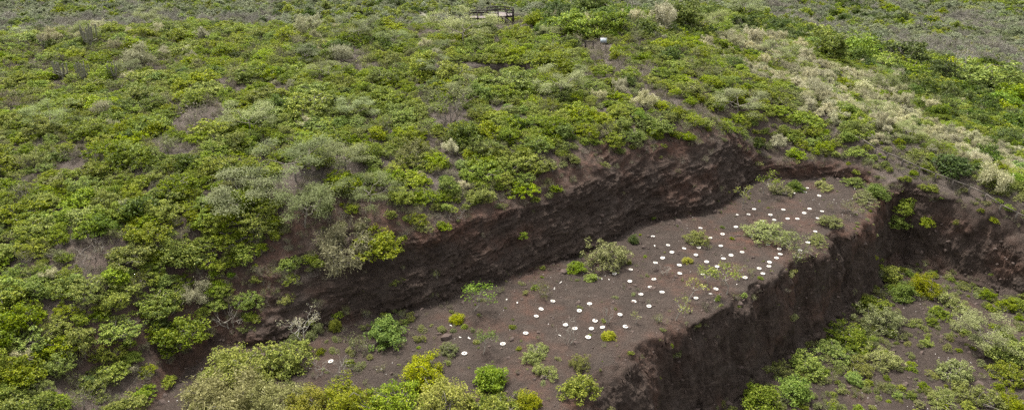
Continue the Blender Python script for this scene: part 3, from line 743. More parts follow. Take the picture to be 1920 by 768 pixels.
TERR = [
 ('bush','olive',1,1138,490,88,'broad pale olive bush at the foot of the dark upper cliff','the broad olive bush at the cliff foot','bush',1.05),
 ('bush','dark',1,1186,452,22,'small round dark green bush right of the broad olive bush','the small round dark green bush','bush',1.2),
 ('bush','bright',1,1082,510,34,'light green bush left of the broad olive bush at the cliff foot','the light green bush at the cliff foot','bush',1.0),
 ('bush','bright',0,1112,524,26,'small bright green bush among white scraps on the terrace','the small bright green bush among scraps','bush',0.8),
 ('bush','twiggy',0,1018,554,50,'thin brownish olive bush against the cliff foot','the thin brownish bush at the cliff foot','bush',1.1),
 ('shrub','sapling',3,888,580,84,'tall open leafy green shrub leaning against the cliff foot','the tall leafy shrub at the cliff foot','shrub',1.05),
 ('bush','lime',0,848,600,40,'small yellow green bush just left of the tall leafy shrub','the small yellow green cliff foot bush','bush',0.9),
 ('bush','bright',2,728,640,92,'large grey green bush where the cliff foot meets the terrace','the large grey green bush','bush',1.05),
 ('bush','lime',0,638,614,34,'small bright yellow tuft shrub on thin stems near the pale snag','the small yellow tuft shrub','bush',1.3),
 ('bush','twiggy',2,668,656,56,'low twiggy bush left of the large grey green bush','the low twiggy bush','bush',0.9),
 ('sapling','sapling',3,905,664,62,'thin sapling with a pale trunk and green tips on the terrace','the thin pale trunked sapling','sapling',1.1),
 ('bush','olive',2,850,658,44,'small pale grey green bush on the litter strewn terrace','the small grey green terrace bush','bush',0.8),
 ('bush','lime',1,806,712,88,'rounded yellow green bush at the near edge of the terrace','the rounded yellow green bush','bush',0.95),
 ('bush','bright',0,912,726,76,'fresh feathery green bush right of the rounded yellow green bush','the fresh feathery green bush','bush',1.05),
 ('bush','olive',3,1006,668,60,'yellowish olive bush on the near part of the terrace','the yellowish olive bush','bush',0.8),
 ('bush','olive',0,1022,698,48,'small olive bush below the yellowish olive bush','the lower small olive bush','bush',0.8),
 ('bush','leafy',2,1086,738,66,'green bush at the near brink of the terrace','the green bush at the near brink','bush',0.9),
 ('bush','olive',1,1092,688,44,'pale topped bush above the green bush at the near brink','the pale topped brink bush','bush',1.0),
 ('sapling','bare',0,1066,642,46,'forked leafless pale sapling among white rings','the forked leafless sapling','sapling',0.9),
 ('bush','lime',0,1150,631,40,'compact lime green dome bush among the white rings','the lime green dome bush','bush',0.8),
 ('sapling','bare',1,1138,606,26,'small leafless sapling behind the lime green dome bush','the small leafless sapling','sapling',1.4),
 ('sapling','sapling',2,1191,606,20,'tiny forked sapling right of the lime green dome bush','the tiny forked sapling','sapling',1.1),
 ('sapling','sapling',1,1265,600,58,'slanting sparse sapling nearest the terrace brink','the slanting sparse sapling','sapling',1.0),
 ('sapling','sapling',1,1290,568,56,'sparse pale branched sapling behind the slanting sapling','the sparse pale branched sapling','sapling',0.95),
 ('sapling','sapling',0,1325,536,40,'leafy small sapling touching a white ring','the leafy small sapling','sapling',0.9),
 ('tree','sapling',0,1361,552,64,'little flat topped green tree standing at the terrace brink','the little flat topped tree','tree',0.95),
 ('sapling','sapling',1,1384,526,34,'yellowish thin sapling behind the little flat topped tree','the yellowish thin sapling','sapling',1.0),
 ('bush','lime',0,1296,493,30,'small yellow green mound in the middle of the terrace','the small yellow green mound','bush',0.65),
 ('twig_tuft','bare',1,1248,516,24,'grey leafless twig tuft in the middle of the terrace','the grey twig tuft','shrub',0.8),
 ('bush','olive',1,1299,452,52,'feathery light bush near the far end of the cliff foot','the feathery light bush','bush',0.8),
 ('sapling','sapling',1,1391,390,44,'slender sapling against the red corner of the upper cliff','the slender corner sapling','sapling',1.3),
 ('bush','olive',1,1424,440,92,'wide spreading light green bush at the back of the terrace','the wide spreading light green bush','bush',0.5),
 ('bush','twiggy',2,1482,468,86,'wide airy olive bush hiding rings near the far brink','the wide airy olive bush','bush',0.65),
 ('bush','olive',3,1530,455,44,'pale yellow green bush on the far brink of the terrace','the pale far brink bush','bush',0.75),
 ('tree','sapling',0,1433,364,46,'small green tree under the low red bank','the small tree under the red bank','tree',0.9),
 ('bush','olive',0,1464,362,46,'spreading light bush under the low red bank','the spreading bush under the red bank','bush',0.8),
 ('bush','dark',0,1496,352,40,'dark green bush at the right end of the red bank','the dark bush by the red bank','bush',0.7),
 ('bush','olive',2,1562,418,50,'low dry olive bush on the far terrace rim','the low olive rim bush','bush',0.7),
 ('bush','twiggy',0,1592,398,62,'twiggy grey green bush at the top of the lower cliff','the twiggy clifftop bush','bush',0.7),
 ('bush','olive',0,1545,352,40,'grey green bush behind the farthest white rings','the grey green bush behind the far rings','bush',0.7),
 ('bush','olive',3,1618,378,56,'faded olive bush on the corner of the terrace','the faded corner bush','bush',0.7),
 ('bush','bright',1,1646,366,44,'bright green bush at the far right corner of the terrace','the bright corner bush','bush',0.9),
 ('bush','leafy',2,1598,346,34,'fresh green shrub behind the far end of the terrace','the fresh shrub behind the terrace','bush',0.8),
 ('shrub','leafy',4,1690,396,40,'bright green shrub at the top of the quarry corner','the shrub topping the quarry corner','shrub',1.1),
 ('shrub','leafy',2,1684,424,38,'bright green shrub hanging in the quarry corner','the shrub hanging in the corner','shrub',1.2),
 ('shrub','leafy',2,1738,422,28,'small green shrub on red soil above the right quarry wall','the small shrub on red soil','shrub',1.3),
 ('shrub','lime',0,1789,420,22,'tiny lime green shrub on red soil above the right wall','the tiny lime shrub on red soil','shrub',0.9),
 ('shrub','leafy',1,545,686,96,'large leafy shrub around the foot of the pale snag','the large leafy shrub by the pale snag','shrub',1.15),
 ('dead_tree','snag',0,566,640,70,'pale forked dead tree hung with lichen before the dark cliff','the pale forked snag','dead tree',0.9),
 ('dead_tree','bare',2,432,608,56,'bare brown branches hanging on the left end of the cut face','the bare branches on the cut','dead tree',0.9),
 ('bush','lime',2,452,712,128,'big yellow topped bush at the left foot of the terrace','the big yellow topped bush','bush',1.0),
 ('bush','straw',0,418,772,150,'big pale lichen grown bush at the lower edge of the picture','the big pale foreground bush','bush',0.9),
 ('bush','straw',1,505,770,110,'pale tangled bush right of the big pale foreground bush','the pale tangled foreground bush','bush',0.85),
 ('dead_branch','bare',0,600,704,40,'bleached dead branches lying on the terrace below the snag','the bleached dead branches','dead branch',0.7),
 ('dead_branch','bare',0,642,712,50,'thin pale leaning branches right of the bleached ones','the thin leaning branches','dead branch',0.9),
 ('bush','lime',2,590,778,100,'yellow green foreground bush below the bleached dead branches','the yellow foreground bush under the branches','bush',1.0),
 ('bush','lime',1,672,765,110,'dense yellow green foreground bush left of the rounded bush','the dense yellow foreground bush','bush',1.0),
 ('shrub','leafy',1,745,772,120,'leafy green foreground shrub below the rounded yellow bush','the leafy foreground shrub','shrub',1.0),
 ('bush','lime',2,838,775,110,'yellow green foreground bush below the fresh feathery bush','the foreground bush under the feathery one','bush',1.0),
 ('shrub','leafy',3,920,778,100,'leafy foreground shrub at the lower middle edge','the leafy lower middle shrub','shrub',0.9),
 ('bush','lime',0,985,772,70,'low yellow green bush left of the near brink','the low yellow brink bush','bush',0.9),
 # quarry floor
 ('bush','bright',0,1432,760,84,'bright feathery green bush at the foot of the lower cliff','the bright feathery quarry bush','bush',1.05),
 ('bush','bright',1,1482,740,66,'fresh green bush just right of the bright feathery one','the fresh green quarry bush','bush',0.95),
 ('bush','olive',2,1404,768,44,'dull small bush left of the bright feathery quarry bush','the dull small quarry bush','bush',1.0),
 ('bush','olive',1,1458,700,44,'thin upright bush on cinder scree under the lower cliff','the thin upright scree bush','bush',1.2),
 ('shrub','leafy',0,1520,692,70,'leafy green shrub in the row under the lower cliff','the leafy shrub of the cliff foot row','shrub',1.0),
 ('shrub','leafy',5,1566,672,72,'wide leafy shrub in the middle of the cliff foot row','the wide shrub of the cliff foot row','shrub',0.85),
 ('shrub','leafy',1,1592,640,84,'full green shrub near the upper middle of the cliff foot row','the full green shrub of the row','shrub',0.9),
 ('bush','olive',1,1646,606,86,'wide olive bush towards the far end of the cliff foot row','the wide olive bush of the row','bush',0.9),
 ('shrub','leafy',6,1628,578,60,'green shrub pressed against the far lower cliff','the shrub pressed on the far cliff','shrub',0.9),
 ('shrub','bright',2,1692,552,62,'bright green shrub in the inner corner of the quarry','the bright inner corner shrub','shrub',0.95),
 ('shrub','leafy',4,1672,524,40,'upright green shrub highest in the quarry corner','the upright quarry corner shrub','shrub',1.1),
 ('shrub','lime',1,1742,546,64,'yellowish green shrub under the right quarry wall','the yellowish shrub under the right wall','shrub',0.85),
 ('bush','olive',0,1786,572,60,'broad dull bush in front of the right quarry wall','the broad dull bush by the right wall','bush',0.8),
 ('bush','leafy',2,1764,590,36,'small yellow green bush on the open quarry floor','the small open floor bush','bush',0.8),
 ('shrub','leafy',2,1850,556,30,'small green shrub at the foot of the right wall','the small shrub at the right wall','shrub',1.0),
 ('shrub','leafy',0,1886,574,44,'leafy shrub near the right end of the quarry wall','the leafy shrub by the right end','shrub',0.9),
 ('shrub','leafy',4,1918,578,34,'leafy shrub at the right picture edge under the wall','the leafy edge shrub','shrub',0.9),
 ('bush','bright',1,1604,714,34,'small vivid green bush alone on the quarry floor','the small vivid floor bush','bush',0.9),
 ('bush','olive',0,1610,690,62,'spreading yellow olive bush on the quarry floor','the spreading olive floor bush','bush',0.7),
 ('bush','olive',1,1656,676,72,'larger pale olive bush in the middle of the quarry floor','the larger pale floor bush','bush',0.75),
 ('tree','feather',1,1846,652,100,'small tree with a dark trunk on the quarry floor','the small quarry floor tree','tree',1.0),
 ('shrub','leafy',0,1902,680,84,'dense green shrub at the right edge of the quarry floor','the dense right edge shrub','shrub',1.0),
 ('shrub','leafy',5,1888,712,70,'green shrub below the dense right edge shrub','the lower right edge shrub','shrub',0.9),
 ('bush','lime',1,1910,768,60,'yellow green bush in the lower right corner','the lower right corner bush','bush',0.9),
 ('bush','olive',2,1796,712,80,'dull yellow bush on the right of the quarry floor','the dull yellow floor bush','bush',0.75),
 ('bush','olive',0,1836,752,86,'wide olive bush near the lower right corner','the wide olive lower right bush','bush',0.75),
 ('bush','olive',3,1762,756,70,'low olive bush at the lower edge of the quarry floor','the low olive lower edge bush','bush',0.7),
]
HILL = [
 ('bush','drape',0,652,492,112,'drooping pale lichen bush on the rim above the cliff','the drooping pale rim bush','bush',1.0),
 ('shrub','leafy',1,712,468,96,'leafy shrub overhanging the rim beside the drooping pale bush','the leafy rim shrub','shrub',1.0),
 ('bush','drape',1,368,562,60,'upright pale dry bush low on the left slope','the upright pale bush low on the left','bush',1.0),
 ('dead_tree','bare',0,163,522,22,'single bleached stick tree in front of the left bare patch','the bleached stick tree','dead tree',1.6),
 ('tree','feather',0,556,338,130,'largest feathery grey green tree on the middle slope','the largest feathery tree','tree',1.0),
 ('tree','feather',1,574,424,116,'feathery tree with a pale trunk below the largest one','the pale trunked feathery tree','tree',1.2),
 ('tree','feather',2,694,384,116,'spreading feathery tree right of the pale trunked one','the spreading feathery tree','tree',1.0),
 ('tree','feather',1,650,316,96,'feathery tree uphill right of the largest one','the uphill feathery tree','tree',0.9),
 ('bush','dark',0,885,264,76,'dark green bush on the open middle slope','the dark mid slope bush','bush',1.1),
 ('bush','pale',3,846,288,32,'small whitish dead bush below the dark mid slope bush','the small whitish bush','bush',1.2),
 ('bush','twiggy',1,842,228,100,'large grey leafless looking bush above the dark one','the large grey bush','bush',0.9),
 ('bush','pale',0,262,126,60,'cream coloured rounded bush high on the left slope','the cream coloured bush','bush',0.9),
 ('bush','pale',1,1163,176,28,'bright pale tuft bush beside the trail','the pale tuft by the trail','bush',1.2),
 ('bush','pale',3,1208,204,44,'pale dry bush on the right flank of the trail','the pale dry trail bush','bush',1.1),
 ('bush','pale',2,638,114,54,'pale grey bush high on the middle slope','the pale high bush','bush',0.9),
 ('bush','pale',1,1236,62,56,'tall cream flowered bush below the crest rocks','the cream bush under the crest rocks','bush',1.1),
 ('bush','dark',1,1790,326,74,'wide dark bush on the slope beyond the rail fence','the wide dark bush beyond the fence','bush',0.9),
 ('bush','dark',0,1836,322,24,'small dark bush right of the wide dark one','the small dark bush beyond the fence','bush',1.2),
 ('tree','broad',0,1552,112,80,'rounded green tree at the foot of the right slope','the rounded valley tree','tree',1.1),
 ('tree','broad',2,1606,116,90,'wide bright tree in the valley on the right','the wide bright valley tree','tree',0.9),
 ('tree','broad',1,1690,128,90,'dark spreading tree in the valley','the flat valley tree','tree',1.0),
 ('tree','broad',2,1838,178,112,'large bright green tree near the orange road sign','the large tree by the orange sign','tree',0.9),
 ('tree','broad',0,1896,204,96,'bright green tree below the orange road sign','the tree below the orange sign','tree',0.9),
 ('tree','broad',1,1762,160,80,'dull green tree left of the large bright one','the dull valley tree','tree',1.0),
 ('dead_tree','bare',0,1792,150,56,'leafless grey tree standing in the valley greenery','the leafless valley tree','dead tree',0.9),
 ('dead_tree','bare',2,1680,128,46,'bleached leafless bush tree at the valley edge','the bleached valley tree','dead tree',1.0),
 ('tree','broad',1,1050,42,56,'dark green tree right of the viewing deck','the dark tree right of the deck','tree',1.2),
 ('tree','broad',0,1000,50,40,'green shrub tree touching the right side of the deck','the tree touching the deck','tree',1.2),
 ('tree','broad',0,1106,36,84,'spreading green tree on the crest between deck and rocks','the crest tree between deck and rocks','tree',1.1),
 ('tree','broad',2,1268,52,80,'light green tree right of the crest rocks','the light tree right of the rocks','tree',1.1),
 ('tree','broad',0,1330,48,60,'fresh green tree at the right end of the crest','the fresh tree at the crest end','tree',1.1),
 ('tree','broad',1,1150,56,60,'dark green tree below the crest rocks','the dark tree under the crest rocks','tree',1.1),
 ('tree','broad',1,1392,62,56,'isolated green tree down from the crest end','the isolated crest end tree','tree',1.1),
 ('dead_tree','bare',0,1178,34,36,'pale many stemmed leafless tree left of the crest rocks','the pale stemmed crest tree','dead tree',1.1),
 ('cactus','cactus',0,172,92,30,'tall grey candelabra cactus high on the left slope','the tall candelabra cactus','cactus',1.0),
 ('cactus','cactus',1,216,152,24,'grey candelabra cactus below the cream coloured bush','the cactus below the cream bush','cactus',1.0),
 ('cactus','cactus',1,120,150,24,'leftmost grey candelabra cactus','the leftmost cactus','cactus',1.0),
 ('cactus','cactus',2,160,158,22,'grey candelabra cactus between the two lower ones','the middle cactus','cactus',1.0),
 ('dead_tree','bare',1,80,92,14,'dark thin dead stump left of the tall cactus','the thin dead stump','dead tree',2.2),
 ('bush','brush',1,375,232,90,'heap of grey dead brushwood on the left slope','the grey brushwood heap','brushwood',0.9),
 ('bush','brush',3,178,478,80,'grey dead brushwood covering the left bare patch','the brushwood on the bare patch','brushwood',0.7),
]
for t in TERR: landmark(*t)
n_terr = len(LM)
for t in HILL: landmark(*t)

# ------------------------------------------------------------------ scatter over the hill
def gsample(A, x, y):
    i = np.clip(np.searchsorted(GX, x) - 1, 0, len(GX) - 2); j = np.clip(np.searchsorted(GY, y) - 1, 0, len(GY) - 2)
    return A[j, i]

def visible(x, y, z, lift):
    """is the top of a plant in sight from the survey point"""
    ok = np.ones(len(x), bool)
    zt = z + lift
    for t in np.linspace(0.3, 0.985, 70):
        gx, gy = x * t, y * t
        gz = CAM_H + (zt - CAM_H) * t
        ok &= ground(gx, gy) < gz + 0.3
    return ok

def jitter_grid(x0, x1, y0, y1, h, rng, jit=0.42):
    xs = np.arange(x0, x1, h); ys = np.arange(y0, y1, h * 0.866)
    X, Y = np.meshgrid(xs, ys)
    X = X + (np.arange(len(ys)) % 2)[:, None] * h * 0.5
    X = X.ravel() + rng.uniform(-jit, jit, X.size) * h; Y = Y.ravel() + rng.uniform(-jit, jit, Y.size) * h
    return X, Y

def inpoly(u, v, poly):
    return sdist(u, v, poly) < 0

BARE = [(165,462,58,30),(378,215,75,30),(35,195,46,14),(430,165,55,22),(150,300,60,22),(1175,140,45,22),(660,125,50,18),
        (300,350,40,18),(345,690,40,32),(790,60,60,10),(600,450,0,0)]
TRAIL = [(1092,84),(1120,100),(1160,130),(1200,160),(1260,195),(1320,222)]
SLOPE_R = [(1290,62),(1450,70),(1560,120),(1700,175),(1960,270),(1960,410),(1850,345),(1700,280),(1600,250),(1480,190),(1360,130)]

def bare_amount(u, v):
    b = np.zeros(len(u))
    for cx, cy, rx, ry in BARE:
        if rx: b = np.maximum(b, 1 - np.hypot((u - cx) / rx, (v - cy) / ry))
    tr = np.full(len(u), 1e9)
    for (ax, ay), (bx, by) in zip(TRAIL[:-1], TRAIL[1:]):
        t = np.clip(((u - ax) * (bx - ax) + (v - ay) * (by - ay)) / ((bx - ax) ** 2 + (by - ay) ** 2), 0, 1)
        tr = np.minimum(tr, np.hypot(u - ax - t * (bx - ax), (v - ay - t * (by - ay)) * 1.4))
    return np.maximum(b, 1 - tr / 20)

r2 = np.random.default_rng(21)
SX, SY = jitter_grid(-110, 190, 40, 300, 1.34, r2)
SZ = ground(SX, SY)
SU, SV, SD = project(SX, SY, SZ)
keep = (SD > 20) & (SU > -160) & (SU < 2080) & (SV > -40) & (SV < 900)
left_end = SU < 500
keep &= ~((gsample(D1, SX, SY) < np.where(left_end, 0.4, 1.7)) | (gsample(D2, SX, SY) < 3.4)) | (SY > 120)
keep &= (gsample(SL, SX, SY) < np.where(left_end, 1.6, 0.9))
keep &= gsample(SCARP, SX, SY) < 0.12
keep &= ~((np.hypot(SX, SY - 60) > 140) & (SZ < -13))
SX, SY, SZ, SU, SV, SD = [a[keep] for a in (SX, SY, SZ, SU, SV, SD)]
vis = visible(SX, SY, SZ, 1.5)
SX, SY, SZ, SU, SV, SD = [a[vis] for a in (SX, SY, SZ, SU, SV, SD)]
# room for the deck, sign, fence and landmark plants
lmx = np.array([l[0] for l in LM]); lmy = np.array([l[1] for l in LM]); lmr = np.array([l[3] for l in LM])
free = (np.hypot(SX[:, None] - lmx[None], SY[:, None] - lmy[None]) > lmr[None] * 0.75 + 0.5).all(1)
DECK = np.array(hit(936, 46))
free &= ~((np.abs(SX - DECK[0] + 1.0) < 6.0) & (SY > DECK[1] - 4.5) & (SY < DECK[1] + 7.5))
free &= np.hypot(SX - DECK[0] - 2.0, SY - DECK[1] + 3.5) > 4.0
SIGN = np.array(hit(1131, 88))
free &= np.hypot(SX - SIGN[0], SY - SIGN[1] + 1.0) > 2.4
FENCE_PIX = [(1588,262),(1616,276),(1640,292),(1662,301),(1690,313),(1722,328),(1752,340),(1784,352),(1815,364),(1845,378),(1873,398),(1903,413),(1935,428),(1970,444)]
FENCE = [hit(u, v) for u, v in FENCE_PIX]
for (ax, ay, az), (bx, by, bz) in zip(FENCE[:-1], FENCE[1:]):
    t = np.clip(((SX - ax) * (bx - ax) + (SY - ay) * (by - ay)) / ((bx - ax) ** 2 + (by - ay) ** 2), 0, 1)
    free &= np.hypot(SX - ax - t * (bx - ax), SY - ay - t * (by - ay) + 0.9) > 0.9
SX, SY, SZ, SU, SV, SD = [a[free] for a in (SX, SY, SZ, SU, SV, SD)]
n = len(SX)
bare = bare_amount(SU, SV)
gap = fbm(SX / 7, SY / 7, 0, 3, 41)                      # thickets and gaps
patch = fbm(SX / 16, SY / 16, 0, 3, 42)                  # which kind rules here
rim = np.exp(-np.maximum(gsample(D1, SX, SY) - 2.5, 0) / 1.6) * (SY < 115) * (0.25 + 0.75 * sstep(350, 600, SU) - 0.6 * sstep(1380, 1430, SU))
right = inpoly(SU + 70 * fbm(SX / 9, SY / 9, 0, 3, 45), SV + 36 * fbm(SX / 9, SY / 9, 0, 3, 46), SLOPE_R)
crest = (SU > 985) & (SU < 1345) & (SV < 70) & (SV > 0)
high = sstep(190, 60, SV) * (SU < 1250)
valley = (SZ < -6.5) & (SX > 30)
fade = (SU > 1560) & (SV > 270) & (~right)                # the worn strip along the fence
P = {
 'leafy':   0.74 - 0.20 * high + 0.25 * patch,
 'olive':   0.10 + 0.12 * high - 0.10 * patch + 0.35 * fade,
 'brush':   0.10 + 0.08 * high + 0.75 * np.clip(bare * 1.6, 0, 1.2) + 0.5 * rim,
 'twiggy':  0.06 + 0.09 * high + 0.15 * rim + 0.1 * fade,
 'pale':    0.014 + 0.022 * high,
 'feather': 0.005 + 0.003 * high,
 'dark':    0.014 + 0.02 * high,
 'bright':  0.03,
}
Wt = np.stack([np.clip(np.broadcast_to(P[k], (n,)), 0, None) for k in P], 1)
names = list(P)
wr = np.array([0.30, 0.34, 0.05, 0.06, 0.55, 0.002, 0.02, 0.03]); Wt[right] = wr
wpn = sstep(-0.12, 0.4, fbm(SX / 8, SY / 8, 0, 3, 43))
Wt[right, 4] *= (0.12 + 3.0 * wpn[right])
Wt[valley] = np.array([0.34, 0.08, 0.02, 0.05, 0.03, 0.003, 0.32, 0.16])
Wt[crest] = np.array([0.36, 0.08, 0.02, 0.08, 0.05, 0.006, 0.26, 0.18])
by_deck = (np.abs(SX - DECK[0] + 1.0) < 9) & (SY > DECK[1] - 16) & (SY < DECK[1] + 9)      # only low scrub round the deck
Wt[by_deck, 5] = 0; Wt[by_deck, 4] *= 0.3
Wt = Wt / Wt.sum(1, keepdims=True)
pick = (r2.random(n)[:, None] > np.cumsum(Wt, 1)).sum(1).clip(0, len(names) - 1)
drop = (r2.random(n) < np.clip(0.09 - 0.45 * gap + 0.25 * rim, 0.01, 0.7)) & (pick != 2) & ~valley
drop &= ~((SU < 440) & (SV > 480) & (r2.random(n) < 0.75))
drop |= (r2.random(n) < np.clip(bare * 1.8, 0, 0.85)) & (pick != 2)
pick = np.where(drop, -1, pick)
base_sc = {'leafy': 0.84, 'olive': 0.74, 'brush': 0.95, 'twiggy': 0.85, 'pale': 0.80, 'feather': 0.95, 'dark': 0.9, 'bright': 0.8}
sc = np.exp(r2.normal(size=n) * 0.34)
sc *= np.where(valley, 1.45, 1.0) * np.where(right, 0.95, 1.0) * np.where(crest & ~by_deck, 1.35, 1.0) * np.where(by_deck, 0.8, 1.0) * np.where(fade, 0.75, 1.0)
sc *= 1 - 0.35 * np.clip(rim, 0, 1)
rot = r2.uniform(0, 6.28, n)

ORD = ['nearest', 'second nearest', 'third nearest', 'fourth nearest', 'fifth nearest', 'sixth nearest', 'seventh nearest', 'eighth nearest', 'ninth nearest',
       'tenth nearest', 'eleventh nearest', 'twelfth nearest', '13th nearest', '14th nearest', '15th nearest', '16th nearest', '17th nearest', '18th nearest', '19th nearest', '20th nearest'] + [f'{k}{ {1: "st", 2: "nd", 3: "rd"}.get(k % 10, "th")} nearest' for k in range(21, 40)]
def relate(us, vs, lms, what):
    """one label per thing: its rank to the left, right, above or below a landmark"""
    us, vs = np.asarray(us), np.asarray(vs)
    best = [(99, what + ' deep among many others like it on the slope')] * len(us)
    for (x, y, z, r, lu, lv, ref) in lms:
        du, dv = us - lu, (vs - lv) * 1.6
        dist = np.hypot(du, dv)
        sect = np.where(np.abs(du) > np.abs(dv), np.where(du < 0, 0, 1), np.where(dv < 0, 2, 3))
        for s, wd in enumerate(('left of', 'right of', 'uphill behind', 'in front of')):
            ids = np.where(sect == s)[0]
            ids = ids[np.argsort(dist[ids])][:len(ORD)]
            for k, i in enumerate(ids):
                if k < best[i][0]: best[i] = (k, f'{what}, {ORD[k]} {wd} {ref}')
    return [b[1] for b in best]

WHAT = {'leafy': ('leafy_shrub', 'leafy green shrub', 'leafy shrub', 'leafy green shrubs on the hillside'),
        'olive': ('olive_bush', 'dull olive bush', 'olive bush', 'dull olive bushes on the hillside'),
        'twiggy': ('twiggy_bush', 'thin twiggy bush', 'twiggy bush', 'thin twiggy bushes on the hillside'),
        'pale': ('lichen_bush', 'pale lichen grown bush', 'lichen bush', 'pale lichen grown bushes on the slopes'),
        'feather': ('feathery_tree', 'feathery green tree', 'feathery tree', 'feathery trees on the slopes'),
        'dark': ('dark_bush', 'dark green bush', 'dark bush', 'dark green bushes on the slopes'),
        'bright': ('green_bush', 'fresh bright green bush', 'green bush', 'fresh bright green bushes on the slopes')}
STUFF = {}
lm_hill = LM[n_terr:] + [l for l in LM[:n_terr] if l[6] in ('the large leafy shrub by the pale snag', 'the shrub topping the quarry corner', 'the fresh shrub behind the terrace', 'the dark bush by the red bank')]
lm_hill.append((*DECK, 1, 920, 33, 'the wooden viewing deck'))
lm_hill.append((*SIGN, 1, 1131, 78, 'the small information board'))
lm_hill.append((*FENCE[3], 1, 1662, 295, 'the rail fence posts'))
for ki, k in enumerate(names):
    ids = np.where(pick == ki)[0]
    nv = len(KINDS[k])
    var = r2.integers(0, nv, n)
    s_abs = base_sc[k] * sc
    if k == 'brush':
        STUFF[k] = [(SX[i], SY[i], SZ[i], rot[i], s_abs[i], var[i]) for i in ids]
        continue
    infr = (SU[ids] > -10) & (SU[ids] < 1930) & (SV[ids] > 0) & (SV[ids] < 790)
    size = s_abs[ids] / SD[ids] * infr
    order = ids[np.argsort(-size)]
    solo = [i for i in order[:280] if (-10 < SU[i] < 1930 and 0 < SV[i] < 790)]
    rest = sorted(set(ids) - set(solo))
    STUFF[k] = [(SX[i], SY[i], SZ[i], rot[i], s_abs[i], var[i]) for i in rest]
    nm, what, cat, grp = WHAT[k]
    labs = relate(SU[solo], SV[solo], lm_hill, what)
    for i, lb in zip(solo, labs):
        hs = float(np.clip(1 + 0.15 * math.sin(i * 7.7), 0.8, 1.2))
        e = plant(nm, k, int(var[i]), (SX[i], SY[i], SZ[i] - 0.05), rot[i], float(s_abs[i]), hs)
        tag(e, lb, cat, grp)
    print(k, len(ids), 'solo', len(solo))

# where the planting rings stand (surveyed)
RINGS = [(1014.2,578.3),(1005.3,591.7),(1036.3,563.7),(1086.2,581.2),(1105.3,568.5),(1162.2,588.5),(1115.5,600),(1060.3,608),(1078,614.7),(1108.8,615.2),(1130,612.5),
 (1172.8,611.3),(1102.7,631.2),(985.7,623.7),(943,643.7),(1188.5,564),(1201.5,550.7),(1216.7,572.8),(1181,526.3),(1218.8,537.3),(1224.2,442.3),(1252.3,458.7),(1282.5,465),
 (1259.8,472),(1297.5,453.7),(1310,463.2),(1331.7,445),(1351.3,460.2),(1242.5,482.8),(1228.8,491.7),(1304.7,477),(1324.8,490),(1273.5,496.3),(1274.2,511.7),(1344.3,498.8),
 (1356.2,484),(1370.5,477.7),(1391.3,471.8),(1317.5,512.5),(1168.7,484),(1182.5,504.3),(1152.2,512),(1226.3,522.7),(1241.2,546.8),(1342,540.8),(1304.8,557.7),(1396.8,519.3),
 (1408.3,441.7),(1313,426.8),(1354.7,438),(1379.7,424.7),(1430,435.2),(1413.8,391.3),(1440,457.3),(1423.3,502.3),(1442.5,490.5),(1441.7,498.2),(1487.3,361.3),(1509.3,359.2),
 (1513.3,351.8),(1535.5,366.3),(1444.3,402),(1468.5,392.5),(1517.7,391),(1507.7,398.7),(1541.2,395.5),(1451.3,411.5),(1428.8,413.3),(1476.7,409.3),(1495,409.5),(1533,408.7),
 (1514.5,453.7),(1403.3,401.3),(1460.8,465.8),(1462.7,475.8),(1455.8,482.8),(1430.2,512),(1499.7,468.3),(620.7,676.2),(870.8,661.7),(1528.3,433.3)]
RING_XYZ = [hit(u, v + 1.5) for u, v in RINGS]

# ------------------------------------------------------------------ uncounted growth: one object per kind of cover, copies set on points
def joined(name, pair):
    vs, fs, t, y, mi, mats, off = [], [], [], [], [], [], 0
    for me in pair:
        if me is None: continue
        co = np.empty(len(me.vertices) * 3, np.float32); me.vertices.foreach_get('co', co)
        li = np.empty(len(me.loops), np.int32); me.loops.foreach_get('vertex_index', li)
        nf = len(me.polygons)
        vs.append(co.reshape(-1, 3)); fs.append(li.reshape(-1, 4) + off); off += len(co) // 3
        for key, acc in (('tint', t), ('young', y)):
            if key in me.attributes:
                a = np.empty(nf, np.float32); me.attributes[key].data.foreach_get('value', a)
            else: a = np.zeros(nf, np.float32)
            acc.append(a)
        mi.append(np.full(nf, len(mats))); mats.append(me.materials[0])
    return mesh_from(name, np.concatenate(vs), np.concatenate(fs), 4, mats, {'tint': ('FACE', np.concatenate(t)), 'young': ('FACE', np.concatenate(y))}, False, np.concatenate(mi))

